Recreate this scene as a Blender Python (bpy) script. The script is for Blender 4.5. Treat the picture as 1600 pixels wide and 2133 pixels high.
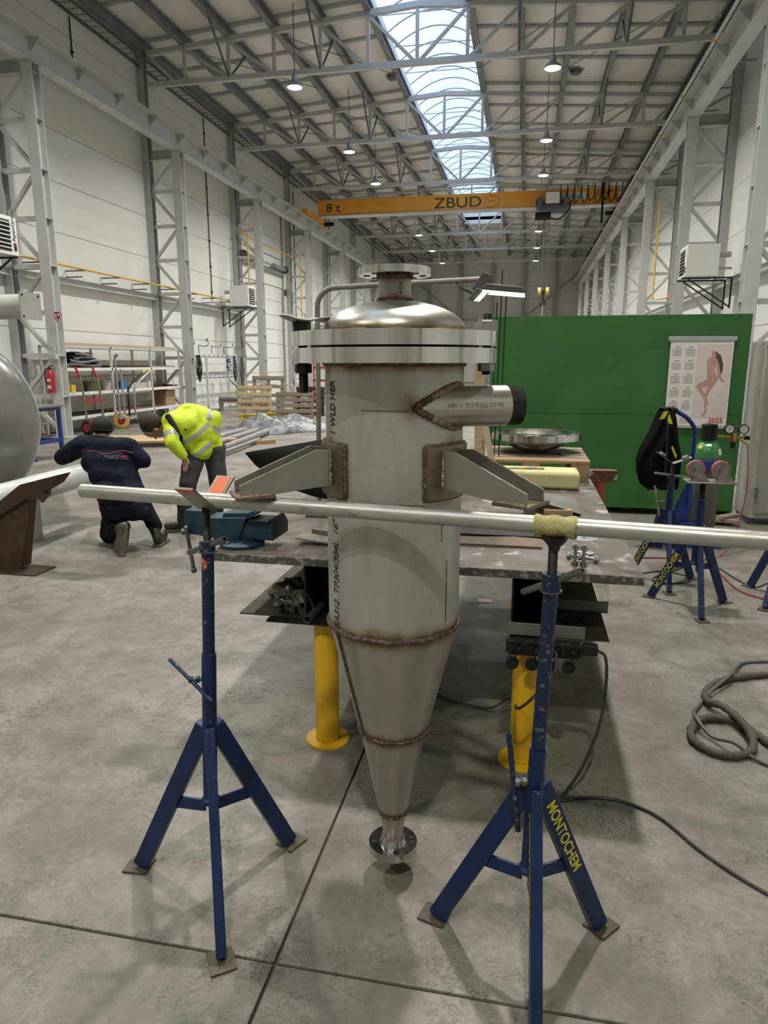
import bpy, bmesh, math, random
from math import sin, cos, pi, radians, sqrt, atan2
from mathutils import Vector, Matrix
random.seed(7)
S = bpy.context.scene
COL = S.collection
for o in list(bpy.data.objects): bpy.data.objects.remove(o)

# ------------------------------------------------------------------ camera
F_PX, PSI, PITCH, CAMZ = 1440.0, radians(11.4005), radians(12.1301), 1.70
cam_d = bpy.data.cameras.new('camera'); cam = bpy.data.objects.new('camera', cam_d); COL.objects.link(cam)
cam.location = (0, 0, CAMZ); cam.rotation_euler = (pi/2 - PITCH, 0, PSI)
cam_d.sensor_fit = 'VERTICAL'; cam_d.sensor_height = 32.0; cam_d.lens = 32.0*F_PX/2133.0
cam_d.clip_start = 0.05; cam_d.clip_end = 300
S.camera = cam

# ------------------------------------------------------------------ world, daylight, exposure
S.view_settings.view_transform = 'Standard'; S.view_settings.look = 'None'
S.view_settings.exposure = 0.12; S.view_settings.gamma = 1.0; S.view_settings.use_curve_mapping = False
S.cycles.use_denoising = True
S.cycles.sample_clamp_indirect = 6.0
S.cycles.max_bounces = 8; S.cycles.diffuse_bounces = 4; S.cycles.transparent_max_bounces = 12
S.cycles.caustics_reflective = False; S.cycles.caustics_refractive = False
SKY = 2.5
LAMP_W = 310.0
w = bpy.data.worlds.new('sky'); S.world = w; w.use_nodes = True
nt = w.node_tree; nt.nodes.clear()
def wn(t): return nt.nodes.new(t)
wo = wn('ShaderNodeOutputWorld'); wb = wn('ShaderNodeBackground'); tc = wn('ShaderNodeTexCoord')
nz = wn('ShaderNodeTexNoise'); nz.inputs['Scale'].default_value = 2.2; nz.inputs['Detail'].default_value = 5
rp = wn('ShaderNodeValToRGB'); rp.color_ramp.elements[0].position = .36; rp.color_ramp.elements[1].position = .6
rp.color_ramp.elements[0].color = (.31, .43, .62, 1); rp.color_ramp.elements[1].color = (.44, .53, .64, 1)
nt.links.new(tc.outputs['Generated'], nz.inputs['Vector']); nt.links.new(nz.outputs['Fac'], rp.inputs['Fac'])
nt.links.new(rp.outputs['Color'], wb.inputs['Color']); wb.inputs['Strength'].default_value = SKY
nt.links.new(wb.outputs[0], wo.inputs[0])
# daylight enters by the barrel skylight: portal guiding the sky light through it
SKY_X0, SKY_X1, SKY_Y0, SKY_Y1 = -4.65, -1.91, -6.0, 51.4
pl = bpy.data.lights.new('skylight_portal', 'AREA'); pl.shape = 'RECTANGLE'; pl.size = SKY_X1-SKY_X0; pl.size_y = SKY_Y1-SKY_Y0
pl.cycles.is_portal = True
po = bpy.data.objects.new('skylight_portal', pl); COL.objects.link(po); po.location = ((SKY_X0+SKY_X1)/2, (SKY_Y0+SKY_Y1)/2, 12.3)

# ------------------------------------------------------------------ pixel helpers (photo frame 1600x2133)
_f = Vector((-sin(PSI)*cos(PITCH), cos(PSI)*cos(PITCH), -sin(PITCH)))
_r = Vector((cos(PSI), sin(PSI), 0)); _u = _r.cross(_f); _o = Vector((0, 0, CAMZ))
def ray(x, y): return _f + _r*((x-800)/F_PX) + _u*((1066.5-y)/F_PX)
def pz(x, y, z): d = ray(x, y); return _o + d*((z-_o.z)/d.z)
def py(x, y, Y): d = ray(x, y); return _o + d*(Y/d.y)
def pX(x, y, X): d = ray(x, y); return _o + d*(X/d.x)

# ------------------------------------------------------------------ object helpers
OFF = {}
def V(*a): return Vector(a)
def thing(name, label, cat, loc=(0, 0, 0), rotz=0, group=None):
    o = bpy.data.objects.new(name, None); COL.objects.link(o); o.empty_display_size = .1
    o.location = loc; o.rotation_euler = (0, 0, rotz); o['label'] = label; o['category'] = cat
    if group: o['group'] = group
    OFF[o.name] = Vector(loc) if rotz == 0 else None
    return o
def tag(o, label, cat, group=None):
    o['label'] = label; o['category'] = cat
    if group: o['group'] = group
    return o
def struct(o): o['kind'] = 'structure'; return o
def stuff(o): o['kind'] = 'stuff'; return o
def copy_tree(o, parent=None):
    c = o.copy(); COL.objects.link(c); c.parent = parent
    for ch in o.children: copy_tree(ch, c)
    return c
def dup(root, loc, rotz=None, label=None, group=None):
    r = copy_tree(root); r.location = loc
    if rotz is not None: r.rotation_euler = (0, 0, rotz)
    if label: r['label'] = label
    if group: r['group'] = group
    return r
def piece(o, parent, loc, rot=(0, 0, 0), scale=(1, 1, 1)):
    """another copy of a small piece, sharing mesh data"""
    c = o.copy(); COL.objects.link(c); c.parent = parent; c.location = loc; c.rotation_euler = rot; c.scale = scale
    return c
def frame(d, up=(0, 0, 1)):
    d = Vector(d).normalized(); up = Vector(up)
    if abs(d.dot(up)) > .999: up = Vector((0, 1, 0)) if abs(d.y) < .9 else Vector((1, 0, 0))
    x = up.cross(d).normalized(); y = d.cross(x)
    return x, y, d

class MB:
    """collects shapes; build() links them as one mesh object"""
    def __init__(s): s.v = []; s.f = []
    def add(s, vs, fs):
        b = len(s.v); s.v += [Vector(p) for p in vs]; s.f += [[b+i for i in f] for f in fs]; return s
    def box(s, c, size, R=None):
        c = Vector(c); h = Vector(size)/2
        vs = [Vector((x*h.x, y*h.y, z*h.z)) for x in (-1, 1) for y in (-1, 1) for z in (-1, 1)]
        if R is not None: vs = [R @ p for p in vs]
        return s.add([c+p for p in vs], [(0, 1, 3, 2), (4, 6, 7, 5), (0, 4, 5, 1), (2, 3, 7, 6), (0, 2, 6, 4), (1, 5, 7, 3)])
    def bb(s, a, b):
        a = Vector(a); b = Vector(b); return s.box((a+b)/2, [abs(b[i]-a[i]) for i in range(3)])
    def bar(s, p0, p1, w, h, up=(0, 0, 1)):
        p0 = Vector(p0); p1 = Vector(p1); x, y, d = frame(p1-p0, up)
        vs = [p + x*(i*w/2) + y*(j*h/2) for p in (p0, p1) for i, j in ((-1, -1), (1, -1), (1, 1), (-1, 1))]
        return s.add(vs, [(3, 2, 1, 0), (4, 5, 6, 7), (0, 1, 5, 4), (1, 2, 6, 5), (2, 3, 7, 6), (3, 0, 4, 7)])
    def ibeam(s, p0, p1, b, h, t=.015, tw=.012, up=(0, 0, 1)):
        p0 = Vector(p0); p1 = Vector(p1); x, y, d = frame(p1-p0, up)
        s.bar(p0+y*(h/2-t/2), p1+y*(h/2-t/2), b, t, up); s.bar(p0-y*(h/2-t/2), p1-y*(h/2-t/2), b, t, up)
        return s.bar(p0, p1, tw, h-2*t, up)
    def tube(s, p0, p1, r, n=12, r2=None, caps=True, up=(0, 0, 1)):
        p0 = Vector(p0); p1 = Vector(p1); r2 = r if r2 is None else r2; x, y, d = frame(p1-p0, up)
        vs = [p + x*(rr*cos(2*pi*i/n)) + y*(rr*sin(2*pi*i/n)) for p, rr in ((p0, r), (p1, r2)) for i in range(n)]
        fs = [(i, (i+1) % n, n+(i+1) % n, n+i) for i in range(n)]
        if caps: fs += [list(range(n))[::-1], list(range(n, 2*n))]
        return s.add(vs, fs)
    def pipe(s, p0, p1, r, t, n=20, up=(0, 0, 1)):
        """hollow tube with wall thickness t"""
        p0 = Vector(p0); p1 = Vector(p1); x, y, d = frame(p1-p0, up); vs = []
        for p, rr in ((p0, r), (p1, r), (p1, r-t), (p0, r-t)):
            vs += [p + x*(rr*cos(2*pi*i/n)) + y*(rr*sin(2*pi*i/n)) for i in range(n)]
        fs = []
        for k in range(4):
            for i in range(n): fs.append((k*n+i, k*n+(i+1) % n, ((k+1) % 4)*n+(i+1) % n, ((k+1) % 4)*n+i))
        return s.add(vs, fs)
    def sweep(s, pts, r, n=10, caps=True, closed=False):
        pts = [Vector(p) for p in pts]; m = len(pts); rr = r if isinstance(r, (list, tuple)) else [r]*m
        x = None; vs = []
        for i, p in enumerate(pts):
            d = (pts[(i+1) % m]-pts[i-1]) if closed else (pts[min(i+1, m-1)]-pts[max(i-1, 0)])
            d.normalize()
            if x is None: x = frame(d)[0]
            x = (x - d*x.dot(d)).normalized(); y = d.cross(x)
            vs += [p + x*(rr[i]*cos(2*pi*k/n)) + y*(rr[i]*sin(2*pi*k/n)) for k in range(n)]
        fs = []
        for i in range(m if closed else m-1):
            a, b = i*n, ((i+1) % m)*n
            fs += [(a+k, a+(k+1) % n, b+(k+1) % n, b+k) for k in range(n)]
        if caps and not closed: fs += [list(range(n))[::-1], list(range((m-1)*n, m*n))]
        return s.add(vs, fs)
    def lathe(s, prof, c=(0, 0, 0), n=32, axis=(0, 0, 1), close=False, a0=0, a1=2*pi):
        """prof: list of (r, h) along the axis"""
        c = Vector(c); x, y, d = frame(axis, (0, 1, 0)); full = abs(a1-a0-2*pi) < 1e-6; nn = n if full else n+1
        vs = [c + x*(r*cos(a0+(a1-a0)*i/n)) + y*(r*sin(a0+(a1-a0)*i/n)) + d*h for r, h in prof for i in range(nn)]
        fs = []; m = len(prof)
        for k in range(m if close else m-1):
            q = (k+1) % m
            for i in range(n): fs.append((k*nn+i, k*nn+(i+1) % nn, q*nn+(i+1) % nn, q*nn+i))
        return s.add(vs, fs)
    def prism(s, poly, o, ex, ey, t):
        """polygon in the plane (o, ex, ey), thickness t along ex x ey (centred)"""
        o = Vector(o); ex = Vector(ex).normalized(); ey = Vector(ey).normalized(); nrm = ex.cross(ey); n = len(poly)
        vs = [o + ex*a + ey*b + nrm*(k*t/2) for k in (-1, 1) for a, b in poly]
        return s.add(vs, [list(range(n))[::-1], list(range(n, 2*n))] + [(i, (i+1) % n, n+(i+1) % n, n+i) for i in range(n)])
    def poly(s, pts, nrm, t):
        pts = [Vector(p) for p in pts]; nrm = Vector(nrm).normalized()*t; n = len(pts)
        return s.add(pts + [p+nrm for p in pts], [list(range(n))[::-1], list(range(n, 2*n))] + [(i, (i+1) % n, n+(i+1) % n, n+i) for i in range(n)])
    def ball(s, c, r, nu=12, nv=8, sc=(1, 1, 1), R=None):
        c = Vector(c); vs = []; fs = []
        for j in range(nv+1):
            for i in range(nu):
                t = pi*j/nv; p = Vector((r*sin(t)*cos(2*pi*i/nu)*sc[0], r*sin(t)*sin(2*pi*i/nu)*sc[1], r*cos(t)*sc[2]))
                vs.append(c + (R @ p if R is not None else p))
        for j in range(nv):
            for i in range(nu): fs.append((j*nu+i, (j+1)*nu+i, (j+1)*nu+(i+1) % nu, j*nu+(i+1) % nu))
        return s.add(vs, fs)
    def grid(s, fn, nu, nv):
        vs = [fn(i/nu, j/nv) for j in range(nv+1) for i in range(nu+1)]
        return s.add(vs, [(j*(nu+1)+i, j*(nu+1)+i+1, (j+1)*(nu+1)+i+1, (j+1)*(nu+1)+i) for j in range(nv) for i in range(nu)])
    def mesh(s, name, off=None):
        me = bpy.data.meshes.new(name); off = off or Vector((0, 0, 0))
        me.from_pydata([tuple(p-off) for p in s.v], [], s.f)
        bm = bmesh.new(); bm.from_mesh(me); bmesh.ops.remove_doubles(bm, verts=bm.verts, dist=1e-5)
        bmesh.ops.dissolve_degenerate(bm, edges=bm.edges, dist=1e-6)
        bmesh.ops.recalc_face_normals(bm, faces=bm.faces); bm.to_mesh(me); bm.free(); return me
    def build(s, name, mat=None, parent=None, local=False, smooth=35, bevel=0, solid=0):
        off = Vector((0, 0, 0))
        if parent is not None and not local: off = OFF.get(parent.name) or off
        me = s.mesh(name, off); o = bpy.data.objects.new(name, me); COL.objects.link(o)
        if mat is not None: me.materials.append(MAT[mat] if isinstance(mat, str) else mat)
        if parent is not None:
            o.parent = parent; OFF[o.name] = off if not local else None
        if smooth:
            me.polygons.foreach_set('use_smooth', [True]*len(me.polygons)); me.set_sharp_from_angle(angle=radians(smooth))
        if solid:
            m = o.modifiers.new('thickness', 'SOLIDIFY'); m.thickness = solid; m.offset = 0; es_ = o.modifiers.new('split', 'EDGE_SPLIT'); es_.split_angle = radians(40)
        if bevel:
            m = o.modifiers.new('bevel', 'BEVEL'); m.width = bevel; m.segments = 2; m.limit_method = 'ANGLE'; m.angle_limit = radians(40)
        return o

def text_mesh(name, s, size, mat, parent, o, ex, ey, align='LEFT', fn=None, sx=1.0, shear=0, off=.001, bold=0, world=True):
    """flat lettering; baseline starts at o, runs along ex, letters rise along ey; fn(u,v) can bend it"""
    cu = bpy.data.curves.new(name, 'FONT'); cu.body = s; cu.size = size; cu.align_x = align; cu.shear = shear; cu.offset = bold
    to = bpy.data.objects.new(name, cu); COL.objects.link(to)
    dg = bpy.context.evaluated_depsgraph_get(); me = bpy.data.meshes.new_from_object(to.evaluated_get(dg))
    bpy.data.objects.remove(to); bpy.data.curves.remove(cu)
    base = (OFF.get(parent.name) or Vector((0, 0, 0))) if (parent is not None and world) else Vector((0, 0, 0))
    if fn is None:
        o = Vector(o); ex = Vector(ex).normalized(); ey = Vector(ey).normalized(); n = ex.cross(ey)
        for v in me.vertices: v.co = o + ex*(v.co.x*sx) + ey*v.co.y + n*off - base
    else:
        for v in me.vertices: v.co = Vector(fn(v.co.x*sx, v.co.y)) - base
    me.name = name; me.materials.clear(); me.materials.append(MAT[mat])
    ob = bpy.data.objects.new(name, me); COL.objects.link(ob)
    if parent is not None: ob.parent = parent; OFF[ob.name] = base
    return ob

def bez(pts, n=8):
    """smooth curve through points (Catmull-Rom)"""
    P = [Vector(p) for p in pts]; P = [P[0]*2-P[1]] + P + [P[-1]*2-P[-2]]; out = []
    for i in range(1, len(P)-2):
        for k in range(n):
            t = k/n; a, b, c, d = P[i-1], P[i], P[i+1], P[i+2]
            out.append(.5*((2*b)+(c-a)*t+(2*a-5*b+4*c-d)*t*t+(3*b-a-3*c+d)*t**3))
    out.append(P[-2]); return out

# ------------------------------------------------------------------ materials
MAT = {}
def mat(name, col, rough=.5, metal=0.0, col2=None, scale=6, thr=(.45, .65), bump=0, bscale=60, detail=6, rvar=0, stretch=None, spec=.5,
        col3=None, scale3=40, thr3=(.6, .7), emit=None, estr=0, alpha=1, trans=0, coat=0):
    m = bpy.data.materials.new(name); m.use_nodes = True; N = m.node_tree.nodes; L = m.node_tree.links; N.clear()
    out = N.new('ShaderNodeOutputMaterial'); b = N.new('ShaderNodeBsdfPrincipled'); L.new(b.outputs[0], out.inputs[0])
    b.inputs['Base Color'].default_value = (*col, 1); b.inputs['Roughness'].default_value = rough; b.inputs['Metallic'].default_value = metal
    b.inputs['Specular IOR Level'].default_value = spec
    if coat: b.inputs['Coat Weight'].default_value = coat; b.inputs['Coat Roughness'].default_value = .15
    if trans: b.inputs['Transmission Weight'].default_value = trans
    if emit: b.inputs['Emission Color'].default_value = (*emit, 1); b.inputs['Emission Strength'].default_value = estr
    vec = None
    def coords():
        nonlocal vec
        if vec is None:
            t = N.new('ShaderNodeTexCoord'); vec = t.outputs['Object']
            if stretch:
                mp = N.new('ShaderNodeMapping'); mp.inputs['Scale'].default_value = stretch; L.new(vec, mp.inputs['Vector']); vec = mp.outputs[0]
        return vec
    def noise(sc, d=detail):
        n = N.new('ShaderNodeTexNoise'); n.inputs['Scale'].default_value = sc; n.inputs['Detail'].default_value = d; n.inputs['Roughness'].default_value = .6
        L.new(coords(), n.inputs['Vector']); return n.outputs['Fac']
    def ramp(fac, t, c0, c1):
        r = N.new('ShaderNodeValToRGB'); r.color_ramp.elements[0].position = t[0]; r.color_ramp.elements[1].position = t[1]
        r.color_ramp.elements[0].color = (*c0, 1); r.color_ramp.elements[1].color = (*c1, 1); L.new(fac, r.inputs[0]); return r.outputs[0]
    colout = None
    if col2: colout = ramp(noise(scale), thr, col, col2)
    if col3:
        mx = N.new('ShaderNodeMix'); mx.data_type = 'RGBA'
        L.new(ramp(noise(scale3), thr3, (0, 0, 0), (1, 1, 1)), mx.inputs['Factor'])
        if colout is not None: L.new(colout, mx.inputs['A'])
        else: mx.inputs['A'].default_value = (*col, 1)
        mx.inputs['B'].default_value = (*col3, 1); colout = mx.outputs['Result']
    if colout is not None: L.new(colout, b.inputs['Base Color'])
    if rvar:
        mr = N.new('ShaderNodeMapRange'); mr.inputs['To Min'].default_value = max(.02, rough-rvar); mr.inputs['To Max'].default_value = min(1, rough+rvar)
        mr.inputs['From Min'].default_value = .3; mr.inputs['From Max'].default_value = .7
        L.new(noise(scale*2.3), mr.inputs['Value']); L.new(mr.outputs[0], b.inputs['Roughness'])
    if bump:
        bp = N.new('ShaderNodeBump'); bp.inputs['Strength'].default_value = bump; bp.inputs['Distance'].default_value = .01
        L.new(noise(bscale), bp.inputs['Height']); L.new(bp.outputs[0], b.inputs['Normal'])
    if alpha < 1: b.inputs['Alpha'].default_value = alpha
    MAT[name] = m; return m
def glow(name, col, strength):
    m = bpy.data.materials.new(name); m.use_nodes = True; N = m.node_tree.nodes; L = m.node_tree.links; N.clear()
    out = N.new('ShaderNodeOutputMaterial'); e = N.new('ShaderNodeEmission'); e.inputs[0].default_value = (*col, 1); e.inputs[1].default_value = strength
    L.new(e.outputs[0], out.inputs[0]); MAT[name] = m; return m

mat('wall_panel', (.80, .80, .78), .32, col2=(.77, .77, .745), scale=.6, bump=.05, bscale=3, stretch=(1, .15, 6))
mat('roof_panel', (.84, .825, .80), .6, col2=(.80, .785, .755), scale=.7)
mat('steel_grey', (.46, .47, .47), .45, .1, col2=(.42, .43, .43), scale=3)
mat('steel_light', (.58, .59, .59), .42, .1, col2=(.54, .55, .55), scale=3)
mat('steel_dark', (.115, .125, .14), .45, .3, col2=(.15, .16, .175), scale=2)
mat('purlin_grey', (.22, .23, .25), .45, .3, col2=(.27, .28, .30), scale=1.5)
mat('galvanised', (.40, .41, .42), .4, .6, col2=(.33, .34, .35), scale=12)
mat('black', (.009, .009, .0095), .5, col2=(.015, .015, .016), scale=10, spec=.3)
mat('rubber', (.011, .011, .0115), .55, col2=(.020, .0195, .019), scale=20, spec=.35)
mat('white_paint', (.78, .78, .76), .35)
mat('orange_paint', (.88, .40, .055), .36, col2=(.82, .36, .045), scale=1.5)
mat('yellow_paint', (.70, .42, .015), .38, col2=(.62, .36, .012), scale=5, col3=(.42, .25, .02), scale3=18, thr3=(.66, .74))
mat('gas_yellow', (.70, .43, .06), .4)
mat('red_paint', (.42, .02, .025), .4, col2=(.36, .02, .02), scale=10)
mat('blue_paint', (.0075, .020, .088), .42, .1, col2=(.006, .014, .060), scale=9, rvar=.1, col3=(.16, .17, .19), scale3=42, thr3=(.66, .70))
mat('blue_worn', (.010, .022, .070), .42, .25, col2=(.016, .024, .05), scale=14, col3=(.15, .155, .155), scale3=60, thr3=(.58, .66))
mat('pane', (.85, .92, 1), .05)
# ================================================================== THE HALL
XWL, XWR, XCL, XCR, XC = -11.65, 5.09, -10.40, 3.84, -3.28
BAY, Y0 = 6.43, 14.42
YB, YF = 66.0, -11.3
TB, TT = 9.75, 11.16           # truss bottom chord, top chord apex
def BY(k): return Y0 + BAY*k
def roofz(X): return TT + .36 - .073*abs(X-XC)

def concrete(name):
    m = bpy.data.materials.new(name); m.use_nodes = True; N = m.node_tree.nodes; L = m.node_tree.links; b = N['Principled BSDF']
    t = N.new('ShaderNodeTexCoord')
    def noise(sc, det=8, ro=.6, dist=0, vec=None):
        n = N.new('ShaderNodeTexNoise'); n.inputs['Scale'].default_value = sc; n.inputs['Detail'].default_value = det
        n.inputs['Roughness'].default_value = ro; n.inputs['Distortion'].default_value = dist; L.new(vec or t.outputs['Object'], n.inputs['Vector']); return n.outputs['Fac']
    def ramp(fac, p0, p1, c0, c1):
        r = N.new('ShaderNodeValToRGB'); e = r.color_ramp.elements; e[0].position = p0; e[1].position = p1; e[0].color = (*c0, 1); e[1].color = (*c1, 1); L.new(fac, r.inputs[0]); return r.outputs[0]
    def mix(fac, a, bb, mode='MIX'):
        x = N.new('ShaderNodeMix'); x.data_type = 'RGBA'; x.blend_type = mode
        if isinstance(fac, float): x.inputs['Factor'].default_value = fac
        else: L.new(fac, x.inputs['Factor'])
        L.new(a, x.inputs['A'])
        if isinstance(bb, tuple): x.inputs['B'].default_value = (*bb, 1)
        else: L.new(bb, x.inputs['B'])
        return x.outputs['Result']
    base = ramp(noise(1.1, 10, .7), .34, .66, (.13, .122, .10), (.30, .288, .255))
    fine = ramp(noise(38, 6, .7), .32, .62, (.80, .79, .76), (1.04, 1.04, 1.03)); c = mix(1.0, base, fine, 'MULTIPLY')
    grime = ramp(noise(3.2, 12, .75, 1.4), .47, .64, (0, 0, 0), (.8, .8, .8)); c = mix(grime, c, (.125, .116, .095))
    scuff = ramp(noise(17, 12, .85, 2.5), .585, .64, (0, 0, 0), (.85, .85, .85)); c = mix(scuff, c, (.10, .092, .074))
    def lines(sc, dist, wdt, msc):
        a = N.new('ShaderNodeMath'); a.operation = 'SUBTRACT'; L.new(noise(sc, 4, .6, dist), a.inputs[0]); a.inputs[1].default_value = .5
        ab = N.new('ShaderNodeMath'); ab.operation = 'ABSOLUTE'; L.new(a.outputs[0], ab.inputs[0])
        ln = ramp(ab.outputs[0], 0, wdt, (1, 1, 1), (0, 0, 0)); mk = ramp(noise(msc, 6, .7), .50, .60, (0, 0, 0), (1, 1, 1))
        x = N.new('ShaderNodeMix'); x.data_type = 'RGBA'; x.blend_type = 'MULTIPLY'; x.inputs['Factor'].default_value = 1; L.new(ln, x.inputs['A']); L.new(mk, x.inputs['B']); return x.outputs['Result']
    c = mix(lines(8, 3.5, .030, 2.3), c, (.070, .063, .05)); c = mix(lines(22, 2.5, .045, 4.1), c, (.085, .078, .062)); c = mix(lines(2.2, 1.0, .006, 1.3), c, (.22, .21, .19))
    speck = ramp(noise(150, 2, .5), .735, .76, (0, 0, 0), (.9, .9, .9)); c = mix(speck, c, (.07, .065, .06))
    L.new(c, b.inputs['Base Color'])
    r = N.new('ShaderNodeMapRange'); r.inputs['To Min'].default_value = .34; r.inputs['To Max'].default_value = .66; L.new(noise(3.3, 8), r.inputs['Value']); L.new(r.outputs[0], b.inputs['Roughness'])
    bp = N.new('ShaderNodeBump'); bp.inputs['Strength'].default_value = .25; bp.inputs['Distance'].default_value = .004; L.new(noise(55, 8, .7), bp.inputs['Height']); L.new(bp.outputs[0], b.inputs['Normal'])
    MAT[name] = m
concrete('concrete')
mat('joint', (.085, .077, .06), .9)
floor = struct(MB().bb((XWL-.3, YF-.3, -.25), (XWR+.3, YB+.3, -.014)).build('floor', 'joint', smooth=0))
xs = [XWL-.3, -6.2, -.644, XWR+.3]; ys = [YF-.3] + [1.59+BAY*k for k in range(-1, 10)] + [YB+.3]; g = .0045
for i in range(3):
    for j in range(len(ys)-1):
        MB().bb((xs[i]+g, ys[j]+g, -.014), (xs[i+1]-g, ys[j+1]-g, 0)).build('concrete_slab', 'concrete', floor, smooth=0, bevel=.004)

# ---- walls of horizontal sandwich panels, each panel a piece
zj = [0, .30, 1.35, 2.53, 3.70, 4.90, 6.10, 7.31, 8.51, 9.70, 11.2]
def side_wall(name, x, sgn, skip=None):
    wl = struct(MB().bb((x, YF-.3, 0), (x+sgn*.12, YB+.3, 11.6)).build(name, 'joint', smooth=0)) if skip is None else None
    if wl is None:
        m = MB(); y0, y1, zt = skip
        m.bb((x, YF-.3, 0), (x+sgn*.12, y0, 11.6)); m.bb((x, y1, 0), (x+sgn*.12, YB+.3, 11.6)); m.bb((x, y0, zt), (x+sgn*.12, y1, 11.6))
        wl = struct(m.build(name, 'joint', smooth=0))
    a, b = (x-.02*sgn, x+.0*sgn)
    for k in range(-4, 8):
        y0, y1 = BY(k)+.004, BY(k+1)-.004
        for q in range(len(zj)-1):
            if skip and k == 2:
                s0, s1, zt = skip
                z0 = max(zj[q], zt if zj[q+1] > zt else zj[q])
                segs = [(y0, s0, zj[q]), (s1, y1, zj[q])] if zj[q+1] <= zt else ([(y0, y1, zj[q])] if zj[q] >= zt else [(y0, y1, zt)])
            else: segs = [(y0, y1, zj[q])]
            for (p, r, zl) in segs:
                MB().bb((a, p, zl+.006), (b, r, zj[q+1]-.006)).build('wall_panel', 'wall_panel', wl, smooth=0, bevel=.004)
    return wl
DY0, DY1, DZ = 28.0, 33.0, 5.2
wall_left = side_wall('wall_left', XWL, -1, (DY0, DY1, DZ))
wall_right = side_wall('wall_right', XWR, 1)
def end_wall(name, y, sgn):
    wl = struct(MB().bb((XWL, y, 0), (XWR, y+sgn*.12, 12.0)).build(name, 'joint', smooth=0))
    n = 12; wdt = (XWR-XWL)/n
    for i in range(n):
        for q in range(len(zj)-1):
            MB().bb((XWL+i*wdt+.004, y, zj[q]+.006), (XWL+(i+1)*wdt-.004, y-sgn*.02, zj[q+1]+(.7 if q == len(zj)-2 else 0)-.006)).build('wall_panel', 'wall_panel', wl, smooth=0)
    return wl
wall_back = end_wall('wall_back', YB, 1); wall_front = end_wall('wall_front', YF, -1)
# wind posts and bracing on the end wall
gb = thing('wind_frame', 'grey steel posts, rails and diagonal braces standing before the far end wall', 'frame', (XC, YB-.3, 0))
for X in (-9, -6.1, XC, -.5, 2.2): MB().ibeam((X, YB-.25, 0), (X, YB-.25, 11), .24, .28, up=(0, 1, 0)).build('post', 'steel_grey', gb)
for z in (2.6, 5.6): MB().bar((XWL+.1, YB-.15, z), (XWR-.1, YB-.15, z), .12, .16).build('rail', 'steel_grey', gb)
for a, b in (((-.5, 5.6), (4.8, 10)), ((-.5, .4), (4.8, 5.6)), ((-6.1, 5.6), (-11.4, 10)), ((-6.1, .4), (-11.4, 5.6))):
    MB().tube((a[0], YB-.42, a[1]), (b[0], YB-.42, b[1]), .07, 10).build('brace', 'steel_grey', gb)

# ---- sectional gate in the left wall
d1 = struct(MB().bb((XWL-.10, DY0, 0), (XWL-.06, DY1, DZ)).build('door_1', 'joint', smooth=0))
for i in range(8):
    MB().bb((XWL-.06, DY0+.02, i*.65+.008), (XWL-.015, DY1-.02, (i+1)*.65-.008)).build('door_panel', 'wall_panel', d1, smooth=0, bevel=.004)
for y in (DY0, DY1): MB().bar((XWL+.03, y, 0), (XWL+.03, y, 9.3), .10, .09).build('guide_rail', 'galvanised', d1)
MB().tube((XWL+.18, DY0-.1, 6.05), (XWL+.18, DY1+.1, 6.05), .03, 10).build('shaft', 'galvanised', d1)
for a, b in ((DY0+.1, DY0+1.5), (DY1-1.6, DY1-.1)): MB().tube((XWL+.18, a, 6.05), (XWL+.18, b, 6.05), .10, 14).build('spring_drum', 'galvanised', d1)
for y in (DY0-.05, DY1+.05): MB().lathe([(.02, -.05), (.17, -.05), (.17, -.03), (.12, 0), (.17, .03), (.17, .05), (.02, .05)], (XWL+.18, y, 6.05), 16, (0, 1, 0), close=True).build('cable_drum', 'steel_dark', d1)
MB().bar((XWL+.1, DY0, 5.8), (XWL+.1, DY1, 5.8), .12, .1).build('lintel_rail', 'galvanised', d1)

# ---- roof
ceil_o = MB()
for s in (-1, 1):
    xa = XWL-.1 if s < 0 else XWR+.1; xb = SKY_X0 if s < 0 else SKY_X1
    ceil_o.add([(xa, YF-.2, roofz(xa)+.10), (xb, YF-.2, roofz(xb)+.10), (xb, YB+.2, roofz(xb)+.10), (xa, YB+.2, roofz(xa)+.10),
                (xa, YF-.2, roofz(xa)+.22), (xb, YF-.2, roofz(xb)+.22), (xb, YB+.2, roofz(xb)+.22), (xa, YB+.2, roofz(xa)+.22)],
               [(0, 1, 2, 3), (7, 6, 5, 4), (0, 4, 5, 1), (1, 5, 6, 2), (2, 6, 7, 3), (3, 7, 4, 0)])
for ya, yb in ((YF-.2, SKY_Y0), (SKY_Y1, YB+.2)): ceil_o.bb((SKY_X0, ya, roofz(SKY_X0)+.02), (SKY_X1, yb, roofz(SKY_X0)+.22))
ceiling = struct(ceil_o.build('ceiling', 'roof_panel', smooth=0))
row = BAY/3
for s in (-1, 1):
    xa = XWL if s < 0 else XWR; xb = SKY_X0 if s < 0 else SKY_X1
    k = 0; y = BY(-4)
    while y < YB-.1:
        y1 = min(y+row, YB); n = V(0, 0, .08)
        MB().poly([(xa, y+.008, roofz(xa)+.02), (xb, y+.008, roofz(xb)+.02), (xb, y1-.008, roofz(xb)+.02), (xa, y1-.008, roofz(xa)+.02)], (0, 0, 1), .08).build('roof_panel', 'roof_panel', ceiling, smooth=0)
        MB().tube((xa, y, roofz(xa)-.02), (xb, y, roofz(xb)-.02), .062, 8).build('roof_rib', 'steel_grey', ceiling)
        y = y1
node = [XC+1.37*i for i in range(-5, 6)]
for X in node[:5] + node[6:] + [XWL+.28, XWR-.28]:
    MB().ibeam((X, YF, TT+.17-.073*abs(X-XC)), (X, YB, TT+.17-.073*abs(X-XC)), .17, .26).build('purlin', 'purlin_grey', ceiling)
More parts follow.
